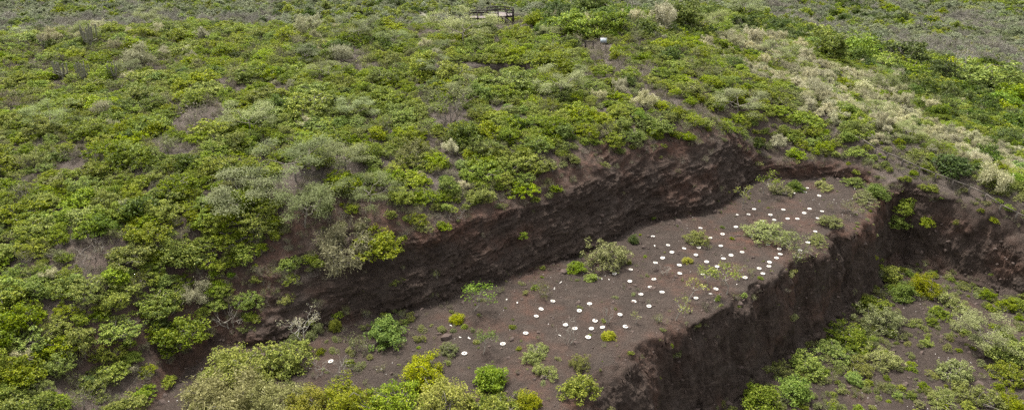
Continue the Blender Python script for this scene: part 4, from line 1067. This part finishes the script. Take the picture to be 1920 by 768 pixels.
def cover(name, meshes, pts, label, cat, tilt=0.06):
    if not pts: return None
    src = bpy.data.collections.new(name + '_source')
    for i, me in enumerate(meshes):
        src.objects.link(bpy.data.objects.new('%s_%02d' % (name, i), me))
    p = np.array(pts, float)
    me = bpy.data.meshes.new(name)
    me.vertices.add(len(p)); me.vertices.foreach_set('co', p[:, :3].astype(np.float32).ravel())
    rr = np.random.default_rng(len(p))
    rotv = np.stack([rr.normal(size=len(p)) * tilt, rr.normal(size=len(p)) * tilt, p[:, 3]], 1)
    a = me.attributes.new('rot', 'FLOAT_VECTOR', 'POINT'); a.data.foreach_set('vector', rotv.astype(np.float32).ravel())
    a = me.attributes.new('size', 'FLOAT', 'POINT'); a.data.foreach_set('value', p[:, 4].astype(np.float32))
    a = me.attributes.new('pick', 'INT', 'POINT'); a.data.foreach_set('value', p[:, 5].astype(np.int32))
    o = link(name, me)
    ng = bpy.data.node_groups.new(name + '_nodes', 'GeometryNodeTree')
    ng.interface.new_socket('Geometry', in_out='INPUT', socket_type='NodeSocketGeometry')
    ng.interface.new_socket('Geometry', in_out='OUTPUT', socket_type='NodeSocketGeometry')
    gi, go = ng.nodes.new('NodeGroupInput'), ng.nodes.new('NodeGroupOutput')
    ci = ng.nodes.new('GeometryNodeCollectionInfo'); ci.inputs['Collection'].default_value = src
    ci.inputs['Separate Children'].default_value = True; ci.inputs['Reset Children'].default_value = True
    ip = ng.nodes.new('GeometryNodeInstanceOnPoints'); ip.inputs['Pick Instance'].default_value = True
    def named(nm, ty):
        q = ng.nodes.new('GeometryNodeInputNamedAttribute'); q.data_type = ty; q.inputs['Name'].default_value = nm
        return q.outputs['Attribute']
    ng.links.new(gi.outputs[0], ip.inputs['Points']); ng.links.new(ci.outputs[0], ip.inputs['Instance'])
    ng.links.new(named('pick', 'INT'), ip.inputs['Instance Index'])
    ng.links.new(named('rot', 'FLOAT_VECTOR'), ip.inputs['Rotation'])
    ng.links.new(named('size', 'FLOAT'), ip.inputs['Scale'])
    ng.links.new(ip.outputs[0], go.inputs[0])
    md = o.modifiers.new('cover', 'NODES'); md.node_group = ng
    tag(o, label, cat, kind='stuff')
    return o

JOIN = {k: [joined(k, pr) for pr in v] for k, v in KINDS.items() if k in ('leafy', 'olive', 'twiggy', 'pale', 'feather', 'dark', 'bright', 'brush', 'bare', 'lime')}
cover('shrubland', JOIN['leafy'], STUFF['leafy'], 'mass of leafy green shrubs filling the hillside', 'shrubs')
cover('olive_scrub', JOIN['olive'], STUFF['olive'], 'mass of dull olive scrub over the hill and right slope', 'scrub')
cover('twiggy_scrub', JOIN['twiggy'], STUFF['twiggy'], 'thin twiggy scrub scattered between the shrubs', 'scrub')
cover('pale_scrub', JOIN['pale'], STUFF['pale'], 'pale lichen grown scrub on the far slopes', 'scrub')
cover('feathery_wood', JOIN['feather'], STUFF['feather'], 'feathery wood in the valley', 'wood')
cover('dark_scrub', JOIN['dark'], STUFF['dark'], 'dark green scrub on the far slopes', 'scrub')
cover('bright_scrub', JOIN['bright'], STUFF['bright'], 'bright green scrub on the far slopes', 'scrub')
# dead brush and litter under and between the shrubs
r3 = np.random.default_rng(31)
bx, by = jitter_grid(-85, 130, 42, 190, 1.25, r3, 0.5)
bz = ground(bx, by); bu, bv, bd = project(bx, by, bz)
ok = (bd > 20) & (bu > -120) & (bu < 2040) & (bv > 10) & (bv < 880) & (gsample(D1, bx, by) > 1.0) & (gsample(D2, bx, by) > 2.5) & (gsample(SL, bx, by) < 1.3)
ok &= (r3.random(len(bx)) < 0.75) & (gsample(SCARP, bx, by) < 0.12)
bx, by, bz, bu, bv = [a[ok] for a in (bx, by, bz, bu, bv)]
ok = visible(bx, by, bz, 0.8) & ~((bz < -6.5) & (bx > 30) & (by > 100))
bx, by, bz, bu, bv = [a[ok] for a in (bx, by, bz, bu, bv)]
STUFF['brush'] += [(x, y, z - 0.03, r3.uniform(0, 6.28), r3.uniform(0.45, 0.95), r3.integers(0, 4)) for x, y, z in zip(bx, by, bz)]
cover('dead_brush', JOIN['brush'], STUFF['brush'], 'grey dead brush and litter between the shrubs', 'brush')
# low growth on the quarry floor and a little on the terrace and the rims
gx, gy = jitter_grid(14, 90, 44, 92, 0.72, r3, 0.5)
d2g, d1g = gsample(D2, gx, gy), gsample(D1, gx, gy)
dn = 0.42 + 0.7 * fbm(gx / 5, gy / 5, 0, 3, 51)
ok = (d2g < 0.6) & (r3.random(len(gx)) < dn + 0.25 * np.exp(-((d2g + 1.5) / 2) ** 2))
low = [(x, y, z - 0.02, r3.uniform(0, 6.28), r3.uniform(0.18, 0.6) * (1.3 if r3.random() < 0.15 else 1), r3.integers(0, 7)) for x, y, z in zip(gx[ok], gy[ok], ground(gx[ok], gy[ok]))]
tx, ty = jitter_grid(-25, 50, 44, 90, 1.15, r3, 0.5)
d1t, d2t = gsample(D1, tx, ty), gsample(D2, tx, ty)
leftness = sstep(4, -14, tx - 0.6 * (ty - 55))
dens = 0.30 + 0.7 * leftness + 0.30 * np.exp(-((d1t + 0.6) / 1.2) ** 2) + 0.45 * np.exp(-((d2t - 3.4) / 1.0) ** 2)
ok = (d1t < 0.4) & (d2t > 2.2) & (r3.random(len(tx)) < dens)
low += [(x, y, z - 0.02, r3.uniform(0, 6.28), r3.uniform(0.06, 0.30) * (1 + 1.4 * l), r3.choice([0, 1, 2, 3, 4, 5, 6, 6, 7, 8])) for x, y, z, l in zip(tx[ok], ty[ok], ground(tx[ok], ty[ok]), leftness[ok])]
# weeds rooted on the cut faces
wx, wy = jitter_grid(-28, 78, 46, 104, 0.8, r3, 0.5)
d1w, d2w, zw, nw = gsample(D1, wx, wy), gsample(D2, wx, wy), gsample(ZZ, wx, wy), gsample(NN, wx, wy)
upper = (d1w > 0.3) & (zw < nw - 0.02) & (zw > 0) 
prob = np.where(upper, 0.06 + 0.75 * np.exp(-((nw - zw) / 1.5) ** 2), 0) + np.where((d2w > 0.2) & (d2w < 5) & (d1w < 0.5), 0.10, 0)
prob += np.where((d2w > 0) & (d2w < 6) & (wx > 50), 0.14, 0) + np.where((wx > 40) & (d2w > 3) & (d2w < 14) & (d1w > 0.5) & (zw > -3.5), 0.55, 0)
prob += np.where(upper, 0.22 * sstep(2, -16, wx), 0)
ok = r3.random(len(wx)) < prob
low += [(x, y, z - 0.02, r3.uniform(0, 6.28), r3.uniform(0.2, 0.75), r3.choice([0, 1, 3, 4, 5, 6, 7, 7, 8])) for x, y, z in zip(wx[ok], wy[ok], ground(wx[ok], wy[ok]))]
_rx = np.array([q[0] for q in RING_XYZ]); _ry = np.array([q[1] for q in RING_XYZ])
low = [t for t in low if np.hypot(_rx - t[0], _ry - t[1] - 0.3).min() > 0.45 + 0.9 * t[4]]
cover('low_growth', [JOIN['olive'][0], JOIN['olive'][2], JOIN['olive'][3], JOIN['brush'][0], JOIN['brush'][2], JOIN['leafy'][2], JOIN['twiggy'][0], JOIN['brush'][1], JOIN['twiggy'][1]],
      low, 'low dry weeds on the quarry floor, rims and terrace', 'weeds', 0.12)
# the scrub forest of the plain
fx, fy = jitter_grid(-420, 480, 150, 640, 3.4, r3, 0.45)
fz = ground(fx, fy); fu, fv, fd = project(fx, fy, fz)
ok = (fu > -80) & (fu < 2000) & (fv > -30) & (fz < -9) & (np.hypot(fx, fy - 60) > 140)
fx, fy, fz, fu, fv = [a[ok] for a in (fx, fy, fz, fu, fv)]
ok = visible(fx, fy, fz, 3.0) & (r3.random(len(fx)) < 0.9)
fx, fy, fz, fu, fv = [a[ok] for a in (fx, fy, fz, fu, fv)]
belt = sstep(260, 200, np.hypot(fx, fy - 60)) * (fx > 25)
wood = fbm(fx / 38, fy / 38, 0, 3, 61)
rnd = r3.random(len(fx))
p_green = np.clip(0.85 * belt + 0.16 + 0.5 * wood, 0, 0.95)
p_dull = np.clip(0.80 + 1.2 * wood - 0.4 * belt, 0.03, 0.92)
gr = rnd < p_green
dull = (~gr) & (r3.random(len(fx)) < p_dull)
var = np.where(gr, r3.integers(0, 3, len(fx)), np.where(dull, r3.integers(3, 5, len(fx)), np.where(r3.random(len(fx)) < 0.25, r3.integers(8, 10, len(fx)), r3.integers(5, 8, len(fx)))))
farm = [joined('far', pr) for k in ('far_green', 'far_dull', 'far_grey', 'far_olive') for pr in FAR[k]]
fs = np.exp(r3.normal(size=len(fx)) * 0.25) * np.where(gr, 1.2, 1.05)
cover('far_woodland', farm, [(a, b, c - 0.1, r3.uniform(0, 6.28), s, v) for a, b, c, s, v in zip(fx, fy, fz, fs, var)],
      'far scrub woodland over the plain beyond the hill', 'woodland')
print('cover', {k: len(v) for k, v in STUFF.items()}, 'low', len(low), 'far', len(fx))

# ------------------------------------------------------------------ hard things
def plain_mat(name, col, rough=0.7, noise=0.0, scale=8.0):
    m, N, L, bs = new_mat(name)
    if noise:
        tc = N.new('ShaderNodeTexCoord').outputs['Object']
        f = nramp(N, L, nnoise(N, L, scale, 4, 0.6, tc), 0.3, 0.7)
        L.new(nmix(N, L, f, tuple(c * (1 - noise) for c in col), tuple(min(1, c * (1 + noise)) for c in col)), bs.inputs['Base Color'])
    else:
        bs.inputs['Base Color'].default_value = (*col, 1)
    bs.inputs['Roughness'].default_value = rough
    bs.inputs['Specular IOR Level'].default_value = 0.3
    return m
def dusty_white():
    m, N, L, bs = new_mat('white_plastic')
    tc = N.new('ShaderNodeTexCoord').outputs['Object']
    oi = N.new('ShaderNodeObjectInfo').outputs['Random']
    f = nramp(N, L, nnoise(N, L, 7.0, 4, 0.6, tc), 0.42, 0.75)
    d = nmath(N, L, 'MULTIPLY', f, nmath(N, L, 'ADD', nmath(N, L, 'MULTIPLY', oi, 0.6), 0.1))
    L.new(nmix(N, L, d, (0.54, 0.51, 0.465), (0.22, 0.175, 0.14)), bs.inputs['Base Color'])
    bs.inputs['Roughness'].default_value = 0.55; bs.inputs['Specular IOR Level'].default_value = 0.3
    return m
M_WHITE = dusty_white()
M_TUB = plain_mat('dusty_plastic', (0.50, 0.46, 0.41), 0.6, 0.15, 6.0)
M_PLUG = plain_mat('wet_soil', (0.10, 0.075, 0.06), 0.95, 0.3, 20.0)
M_WOOD = plain_mat('dark_timber', (0.026, 0.019, 0.016), 0.8, 0.3, 3.0)
M_DECK = plain_mat('grey_decking', (0.15, 0.123, 0.115), 0.8, 0.2, 2.0)
M_BOARD = plain_mat('sign_panel', (0.22, 0.23, 0.23), 0.5)
M_PRINT = plain_mat('sign_print', (0.20, 0.24, 0.26), 0.5, 0.5, 5.0)
M_RAIL = plain_mat('weathered_rail', (0.10, 0.085, 0.07), 0.85, 0.3, 3.0)
M_ROCK = plain_mat('lava_rock', (0.085, 0.062, 0.052), 0.95, 0.45, 2.5)
M_ORANGE = plain_mat('orange_sheet', (0.75, 0.26, 0.03), 0.5)
M_BLACK = plain_mat('black_paint', (0.02, 0.02, 0.02), 0.6)
M_ROOF = plain_mat('white_roof', (0.55, 0.55, 0.53), 0.6, 0.05, 1.0)
M_WALL = plain_mat('house_wall', (0.55, 0.52, 0.46), 0.8, 0.1, 1.0)

def lathe(prof, n=20):
    prof = np.array(prof); k = len(prof)
    a = np.arange(n) * 2 * math.pi / n
    v = np.stack([prof[:, None, 0] * np.cos(a), prof[:, None, 0] * np.sin(a), prof[:, None, 1] + 0 * a], -1).reshape(-1, 3)
    i = np.arange(k - 1)[:, None] * n + np.arange(n)[None]; j = np.arange(k - 1)[:, None] * n + (np.arange(n)[None] + 1) % n
    return v, np.stack([i, j, j + n, i + n], -1).reshape(-1, 4)

def box(c, s, rot=None, bev=0.0):
    c, s = np.array(c, float), np.array(s, float) / 2
    v = np.array([[x, y, z] for x in (-1, 1) for y in (-1, 1) for z in (-1, 1)], float) * s
    if rot is not None: v = v @ np.array(rot).T
    f = np.array([[0, 1, 3, 2], [4, 6, 7, 5], [0, 4, 5, 1], [2, 3, 7, 6], [0, 2, 6, 4], [1, 5, 7, 3]])
    return v + c, f

def beam(a, b, w, h):
    """squared timber from a to b"""
    a, b = np.array(a, float), np.array(b, float)
    d = b - a; L = np.linalg.norm(d); t = d / L
    up = np.array([0, 0, 1.0]) if abs(t[2]) < 0.95 else np.array([0, 1.0, 0])
    s = unit(np.cross(t, up)); u = np.cross(s, t)
    return box((a + b) / 2, (L, w, h), np.stack([t, s, u], 1))

def solid(name, vf, mat, parent=None, smooth=False):
    return link(name, mesh_from(name, vf[0], vf[1], 4, mat, None, smooth), parent)

# ---- white planting rings (water tubs for seedlings) set out over the terrace
TUB = mesh_from('tub', *lathe([(0.235, -0.10), (0.250, 0.0), (0.252, 0.085), (0.262, 0.09), (0.262, 0.115)]), 4, M_TUB)
LID = mesh_from('lid', *lathe([(0.262, 0.1155), (0.275, 0.119), (0.277, 0.134), (0.262, 0.141), (0.235, 0.138), (0.17, 0.122), (0.135, 0.112), (0.127, 0.119), (0.114, 0.119), (0.106, 0.108), (0.104, 0.06)]), 4, M_WHITE)
PLUG = mesh_from('soil_plug', *lathe([(0.104, 0.080), (0.05, 0.088), (0.002, 0.092)], 12), 4, M_PLUG)
SEED = joined('seedling', KINDS['sapling'][2])
rr = np.random.default_rng(77)
ring_xyz = []
for k, (u, v) in enumerate(RINGS):
    x, y, z = hit(u, v + 1.5)
    e = empty('planting_ring', (x, y, z - 0.02), rr.uniform(0, 6.28), rr.uniform(0.80, 0.90))
    e.rotation_euler = (rr.normal() * 0.06, rr.normal() * 0.06, rr.uniform(0, 6.28))
    link('tub', TUB, e); link('lid', LID, e); link('soil_plug', PLUG, e)
    if rr.random() < 0.3:
        s = link('seedling', SEED, e); s.scale = (0.22,) * 3; s.location = (0, 0, 0.07)
    ring_xyz.append((x, y, z, e))
lm_t = [l for l in LM[:n_terr] if l[2] > -3 and l[4] > 840]
labs = relate([p[0] for p in RINGS], [p[1] for p in RINGS], lm_t, 'white planting ring')
for (x, y, z, e), lb in zip(ring_xyz, labs):
    tag(e, lb.replace('uphill behind', 'behind'), 'planting ring', 'white planting rings set out on the terrace')
tag(ring_xyz[-3][3], 'lone white planting ring far left on the terrace')
tag(ring_xyz[-2][3], 'white planting ring alone left of the fresh feathery green bush')

# ---- broken white pieces of lid lying about
def shard(name, rng, s):
    k = rng.integers(5, 8)
    an = np.sort(rng.uniform(0, 2 * math.pi, k)); rad = rng.uniform(0.5, 1.0, k) * s
    bm = bmesh.new()
    top = [bm.verts.new((math.cos(a) * r, 0.6 * math.sin(a) * r, 0.03 + 0.25 * r * r / s * math.cos(a))) for a, r in zip(an, rad)]
    f = bm.faces.new(top)
    ex = bmesh.ops.extrude_face_region(bm, geom=[f])
    bmesh.ops.translate(bm, vec=(0, 0, 0.025), verts=[w for w in ex['geom'] if isinstance(w, bmesh.types.BMVert)])
    bmesh.ops.recalc_face_normals(bm, faces=bm.faces)
    me = bpy.data.meshes.new(name); bm.to_mesh(me); bm.free()
    me.materials.append(M_WHITE)
    return me
SH = [shard('white_scrap', np.random.default_rng(60 + i), 0.22) for i in range(5)]
SCRAPS = [(1050,530),(1039,541),(950,561),(969,568),(1050,629),(1235,600),(1332,551),(1351,550.5),(1340,563),(1381,533),(1120,521),(1128,523),(1142,524),(1476,477),(1492,479),(1499,482),
          (1227,461),(1383,403),(1563,374),(1602,354),(957,618),(845,610),(862,632),(880,633),(1024,708),(693,650),(735,646)]
sl = relate([p[0] for p in SCRAPS], [p[1] for p in SCRAPS], lm_t + [l for l in LM[:n_terr] if 600 < l[4] <= 840], 'white plastic scrap')
for k, (u, v) in enumerate(SCRAPS):
    x, y, z = hit(u, v)
    o = link('white_scrap', SH[k % 5])
    o.location = (x, y, z); o.rotation_euler = (rr.normal() * 0.25, rr.normal() * 0.25, rr.uniform(0, 6.28)); s = rr.uniform(0.6, 1.25); o.scale = (s, s, s)
    tag(o, sl[k].replace('uphill behind', 'behind'), 'scrap', 'white plastic scraps on the terrace')

# ---- loose cinder stones and pale chips, too many to count
def pebble(rng, s):
    bm = bmesh.new(); bmesh.ops.create_icosphere(bm, subdivisions=1, radius=s)
    for w in bm.verts: w.co *= rng.uniform(0.65, 1.2); w.co.z *= 0.65
    me = bpy.data.meshes.new('stone'); bm.to_mesh(me); bm.free()
    return me
stones = []
for i in range(4):
    me = pebble(np.random.default_rng(80 + i), 0.1); me.materials.append(M_ROCK); stones.append(me)
for i in range(2):
    me = pebble(np.random.default_rng(90 + i), 0.045); me.materials.append(M_WHITE); stones.append(me)
r4 = np.random.default_rng(44)
px, py = jitter_grid(-28, 70, 44, 92, 0.55, r4, 0.5)
d1p, d2p = gsample(D1, px, py), gsample(D2, px, py)
foot_p = 0.16 + 0.75 * np.exp(-((d1p - 0.1) / 0.9) ** 2) + 0.75 * np.exp(-((d2p - 0.6) / 1.3) ** 2)
ok = ((d1p < 1.2) | (d2p < 2.5)) & (r4.random(len(px)) < foot_p)
chips = 0.25 * (d2p < 0) * (fbm(px / 4, py / 4, 0, 2, 71) > 0.1) + 0.2 * (d1p < 0) * (d2p > 4) * (fbm(px / 3, py / 3, 0, 2, 72) > 0.32)
okc = (r4.random(len(px)) < chips)
pts = [(x, y, z, r4.uniform(0, 6.28), float(np.exp(r4.normal() * 0.6)), r4.integers(0, 4)) for x, y, z in zip(px[ok], py[ok], ground(px[ok], py[ok]))]
pts += [(x, y, z + 0.02, r4.uniform(0, 6.28), r4.uniform(0.6, 1.5), r4.integers(4, 6)) for x, y, z in zip(px[okc], py[okc], ground(px[okc], py[okc]))]
cover('loose_stones', stones, pts, 'loose dark cinder stones and pale chips on terrace and quarry floor', 'stones', 0.5)

# ---- the viewing deck on the crest
dk = empty('viewing_deck', (DECK[0], DECK[1], DECK[2]), 0.0)
tag(dk, 'dark timber viewing deck with railings and steps on the hill crest', 'deck')
dk.scale = (0.9, 0.9, 1.0)
DZ, RH = 1.45, 1.0
OCT = [(-2.5, 0.2), (0.4, -0.1), (2.7, 0.7), (2.9, 2.6), (1.2, 4.6), (-0.9, 4.8), (-2.5, 3.2)]
def slab(poly, z0, z1):
    k = len(poly)
    bm = bmesh.new()
    lo = [bm.verts.new((x, y, z0)) for x, y in poly]; hi = [bm.verts.new((x, y, z1)) for x, y in poly]
    bm.faces.new(hi); bm.faces.new(lo[::-1])
    for i in range(k): bm.faces.new((lo[i], lo[(i + 1) % k], hi[(i + 1) % k], hi[i]))
    me = bpy.data.meshes.new('slab'); bm.to_mesh(me); bm.free()
    return me
me = slab(OCT, DZ - 0.02, DZ + 0.04); me.materials.append(M_DECK); fl = link('deck_floor', me, dk)
pl_ys = np.arange(0.35, 4.7, 0.30)
me = slab([(x * 0.99 + 0.01, (y - 2.3) * 0.99 + 2.3) for x, y in OCT], DZ - 0.28, DZ - 0.024); me.materials.append(M_WOOD); link('floor_frame', me, dk)
WK = [(-6.0, 0.2), (-2.52, 0.2), (-2.52, 2.6), (-6.0, 2.6)]
me = slab(WK, DZ - 0.38, DZ - 0.32); me.materials.append(M_DECK); link('walkway_floor', me, dk)
me = slab([(-5.98, 0.22), (-2.54, 0.22), (-2.54, 2.58), (-5.98, 2.58)], DZ - 0.58, DZ - 0.384); me.materials.append(M_WOOD); link('walkway_frame', me, dk)
def post(x, y, z0, z1, w=0.24):
    return solid('post', box((x, y, (z0 + z1) / 2), (w, w, z1 - z0)), M_WOOD, dk)
def gl(x, y): return float(ground(DECK[0] + x, DECK[1] + y)) - DECK[2] - 0.3
rail_runs = [[(-2.5, 0.2), (-0.2, -0.04)], [(1.55, 0.3), (2.7, 0.7), (2.9, 2.6), (1.2, 4.6), (-0.9, 4.8), (-2.5, 3.2)]]
for run in rail_runs:
    for (ax, ay), (bx_, by_) in zip(run[:-1], run[1:]):
        for h in (RH, RH * 0.52):
            solid('rail', beam((ax, ay, DZ + h), (bx_, by_, DZ + h), 0.12, 0.17), M_WOOD, dk)
    for (ax, ay) in run: post(ax, ay, gl(ax, ay), DZ + RH + 0.12)
wz = DZ - 0.34
for run in ([(-2.6, 0.2), (-4.3, 0.2), (-6.0, 0.2)], [(-2.6, 2.6), (-4.3, 2.6), (-6.0, 2.6)]):
    for (ax, ay), (bx_, by_) in zip(run[:-1], run[1:]):
        for h in (RH, RH * 0.52):
            solid('rail', beam((ax, ay, wz + h), (bx_, by_, wz + h), 0.12, 0.17), M_WOOD, dk)
    for (ax, ay) in run[1:]: post(ax, ay, gl(ax, ay), wz + RH + 0.1)
for x, y in ((-1.4, 1.2), (0.6, 1.4), (1.6, 2.4), (-0.4, 3.4)):
    solid('pier', box((x, y, (gl(x, y) + DZ - 0.28) / 2), (0.18, 0.18, DZ - 0.28 - gl(x, y) - 0.01)), M_WOOD, dk)
d_st = unit(np.array([0.86, -0.5, 0]))
side = np.array([d_st[1], -d_st[0], 0])
st0 = np.array([0.85, 0.05, 0])
for k in range(6):
    c = st0 + d_st * (0.18 + 0.30 * k) + np.array([0, 0, DZ - 0.2 * (k + 1) + 0.03])
    solid('tread', box(c, (0.28, 1.15, 0.05), np.stack([d_st, side, np.array([0, 0, 1.0])], 1)), M_DECK, dk)
for s in (-0.62, 0.62):
    a = st0 + side * s + np.array([0, 0, DZ - 0.1]); b = a + d_st * 1.95 + np.array([0, 0, -1.25])
    solid('stringer', beam(a, b, 0.06, 0.22), M_WOOD, dk)
s = 0.66
a = st0 + side * -s + np.array([0, 0, DZ + RH]); b = a + d_st * 1.9 + np.array([0, 0, -1.2])
solid('hand_rail', beam(a, b, 0.06, 0.09), M_WOOD, dk)
solid('hand_rail', beam(a - [0, 0, 0.45], b - [0, 0, 0.45], 0.05, 0.08), M_WOOD, dk)
solid('post', box(b + np.array([0, 0, -0.55]), (0.11, 0.11, 1.35)), M_WOOD, dk)

# ---- information board and the short rail beside it
sg = empty('information_board', tuple(SIGN), -0.12)
tag(sg, 'small pale information board on dark legs beside the trail', 'sign')
tl = math.radians(50)
R = np.array([[1, 0, 0], [0, math.cos(tl), -math.sin(tl)], [0, math.sin(tl), math.cos(tl)]])
solid('panel', box((0, 0, 1.05), (1.05, 0.85, 0.04), R), M_BOARD, sg)
solid('picture', box(np.array([-0.22, 0, 1.05]) + R @ np.array([0, -0.05, 0.0235]), (0.42, 0.5, 0.004), R), M_PRINT, sg)
solid('text_block', box(np.array([0.27, 0, 1.05]) + R @ np.array([0, 0.02, 0.0235]), (0.32, 0.58, 0.004), R), M_PRINT, sg)
for s in (-0.42, 0.42): solid('leg', box((s, 0.1, 0.38), (0.1, 0.1, 1.2)), M_WOOD, sg)
solid('crossbar', box((0, 0.1, 0.55), (0.74, 0.06, 0.1)), M_WOOD, sg)

def rail_fence(pts, label, height=0.85, mat=M_RAIL, rails=1):
    e = empty('rail_fence', pts[0]); tag(e, label, 'fence', None)
    o = np.array(pts[0])
    tops = []
    for p in pts:
        q = np.array(p) - o
        solid('post', box(q + np.array([0, 0, height / 2 - 0.15]), (0.17, 0.17, height + 0.3)), mat, e)
        tops.append(q + np.array([0, 0, height - 0.04]))
    for a, b in zip(tops[:-1], tops[1:]):
        d = unit(b - a) * 0.0
        for r in range(rails):
            solid('rail', beam(a + d + [0, 0, 0.07 - 0.42 * r], b - d + [0, 0, 0.07 - 0.42 * r], 0.12, 0.11), mat, e)
    return e
rail_fence([hit(u, v) for u, v in ((1052, 80), (1066, 83), (1082, 86), (1098, 89), (1112, 91))], 'short dark rail beside the trail left of the information board', 1.0, M_WOOD)
rail_fence(FENCE, 'long weathered rail fence along the ridge above the quarry', 1.0)

# ---- crest rocks
def boulder(name, rng, s, sub=3):
    bm = bmesh.new(); bmesh.ops.create_icosphere(bm, subdivisions=sub, radius=1.0)
    co = np.array([w.co[:] for w in bm.verts])
    f = 1 + 0.38 * fbm(co[:, 0] * 1.3 + rng.uniform(0, 50), co[:, 1] * 1.3, co[:, 2] * 1.3, 4, 3)
    f = np.round(f * 7) / 7 * 0.5 + f * 0.5
    for w, k in zip(bm.verts, f): w.co = Vector((w.co.x * k * s[0], w.co.y * k * s[1], w.co.z * k * s[2]))
    me = bpy.data.meshes.new(name); bm.to_mesh(me); bm.free(); me.materials.append(M_ROCK)
    return me
for u, v, s, lb in ((1212, 30, (2.4, 2.0, 2.2), 'jagged dark lava rock standing on the crest'), (1192, 36, (1.4, 1.3, 1.3), 'low dark lava rock left of the jagged crest rock'),
                    (1062, 56, (1.4, 1.2, 0.8), 'reddish lava rock on the slope right of the deck'), (1300, 68, (1.1, 1.0, 0.8), 'dark lava rock below the fresh tree at crest end')):
    x, y, z = hit(u, v)
    o = link('lava_rock', boulder('lava_rock', np.random.default_rng(u), s)); o.location = (x, y, z + s[2] * 0.35)
    tag(o, lb, 'rock')

# ---- road sign in the valley and roofs far out on the plain
x, y, z = hit(1883, 172)
rs = empty('road_sign', (x, y, z), 0.1); tag(rs, 'orange road sign with black arrow among the valley trees', 'sign')
solid('post', box((0, 0.06, 1.6), (0.1, 0.08, 3.4)), M_RAIL, rs)
pn = solid('panel', box((0, 0, 3.0), (1.1, 0.03, 1.1)), M_ORANGE, rs)
for s in (1, -1):
    solid('arrow_mark', beam((-0.16, -0.02, 3.0 + 0.36 * s), (0.2, -0.02, 3.0 + 0.012 * s), 0.006, 0.22), M_BLACK, pn)
def house(u, v, w, d, h, label):
    x, y, z = hit(u, v)
    e = empty('house', (x, y, z), 0.3); tag(e, label, 'house', 'white roofed houses far out on the plain')
    wl_ = solid('wall', box((0, 0, h / 2), (w, d, h)), M_WALL, e)
    for s in (-0.28, 0.28):
        wi = solid('window', box((s * w, -d / 2 - 0.02, h * 0.55), (0.9, 0.06, 1.0)), M_BLACK, e)
    solid('door', box((0, -d / 2 - 0.025, 1.05), (0.95, 0.07, 2.1)), M_RAIL, e)
    rv = np.array([[-w / 2 - .4, -d / 2 - .4, h], [w / 2 + .4, -d / 2 - .4, h], [w / 2 + .4, d / 2 + .4, h], [-w / 2 - .4, d / 2 + .4, h], [-w / 2 - .4, 0, h + d * 0.28], [w / 2 + .4, 0, h + d * 0.28]])
    rf = np.array([[0, 1, 5, 4], [2, 3, 4, 5], [0, 4, 3, 3], [1, 2, 5, 5]])
    bm = bmesh.new(); vs = [bm.verts.new(p) for p in rv]
    for q in ((0, 1, 5, 4), (2, 3, 4, 5), (0, 4, 3), (1, 2, 5), (3, 2, 1, 0)): bm.faces.new([vs[i] for i in q])
    bmesh.ops.translate(bm, vec=(0, 0, 0.01), verts=bm.verts)
    me = bpy.data.meshes.new('roof'); bm.to_mesh(me); bm.free(); me.materials.append(M_ROOF)
    link('roof', me, e)
house(711, 8, 3.2, 3.0, 2.4, 'largest white roofed house far out on the plain')
house(738, 10, 1.9, 2.6, 2.3, 'small white roofed house right of the largest roof')
house(750, 14, 2.0, 2.2, 2.2, 'pale cream roofed hut lowest of the far roofs')
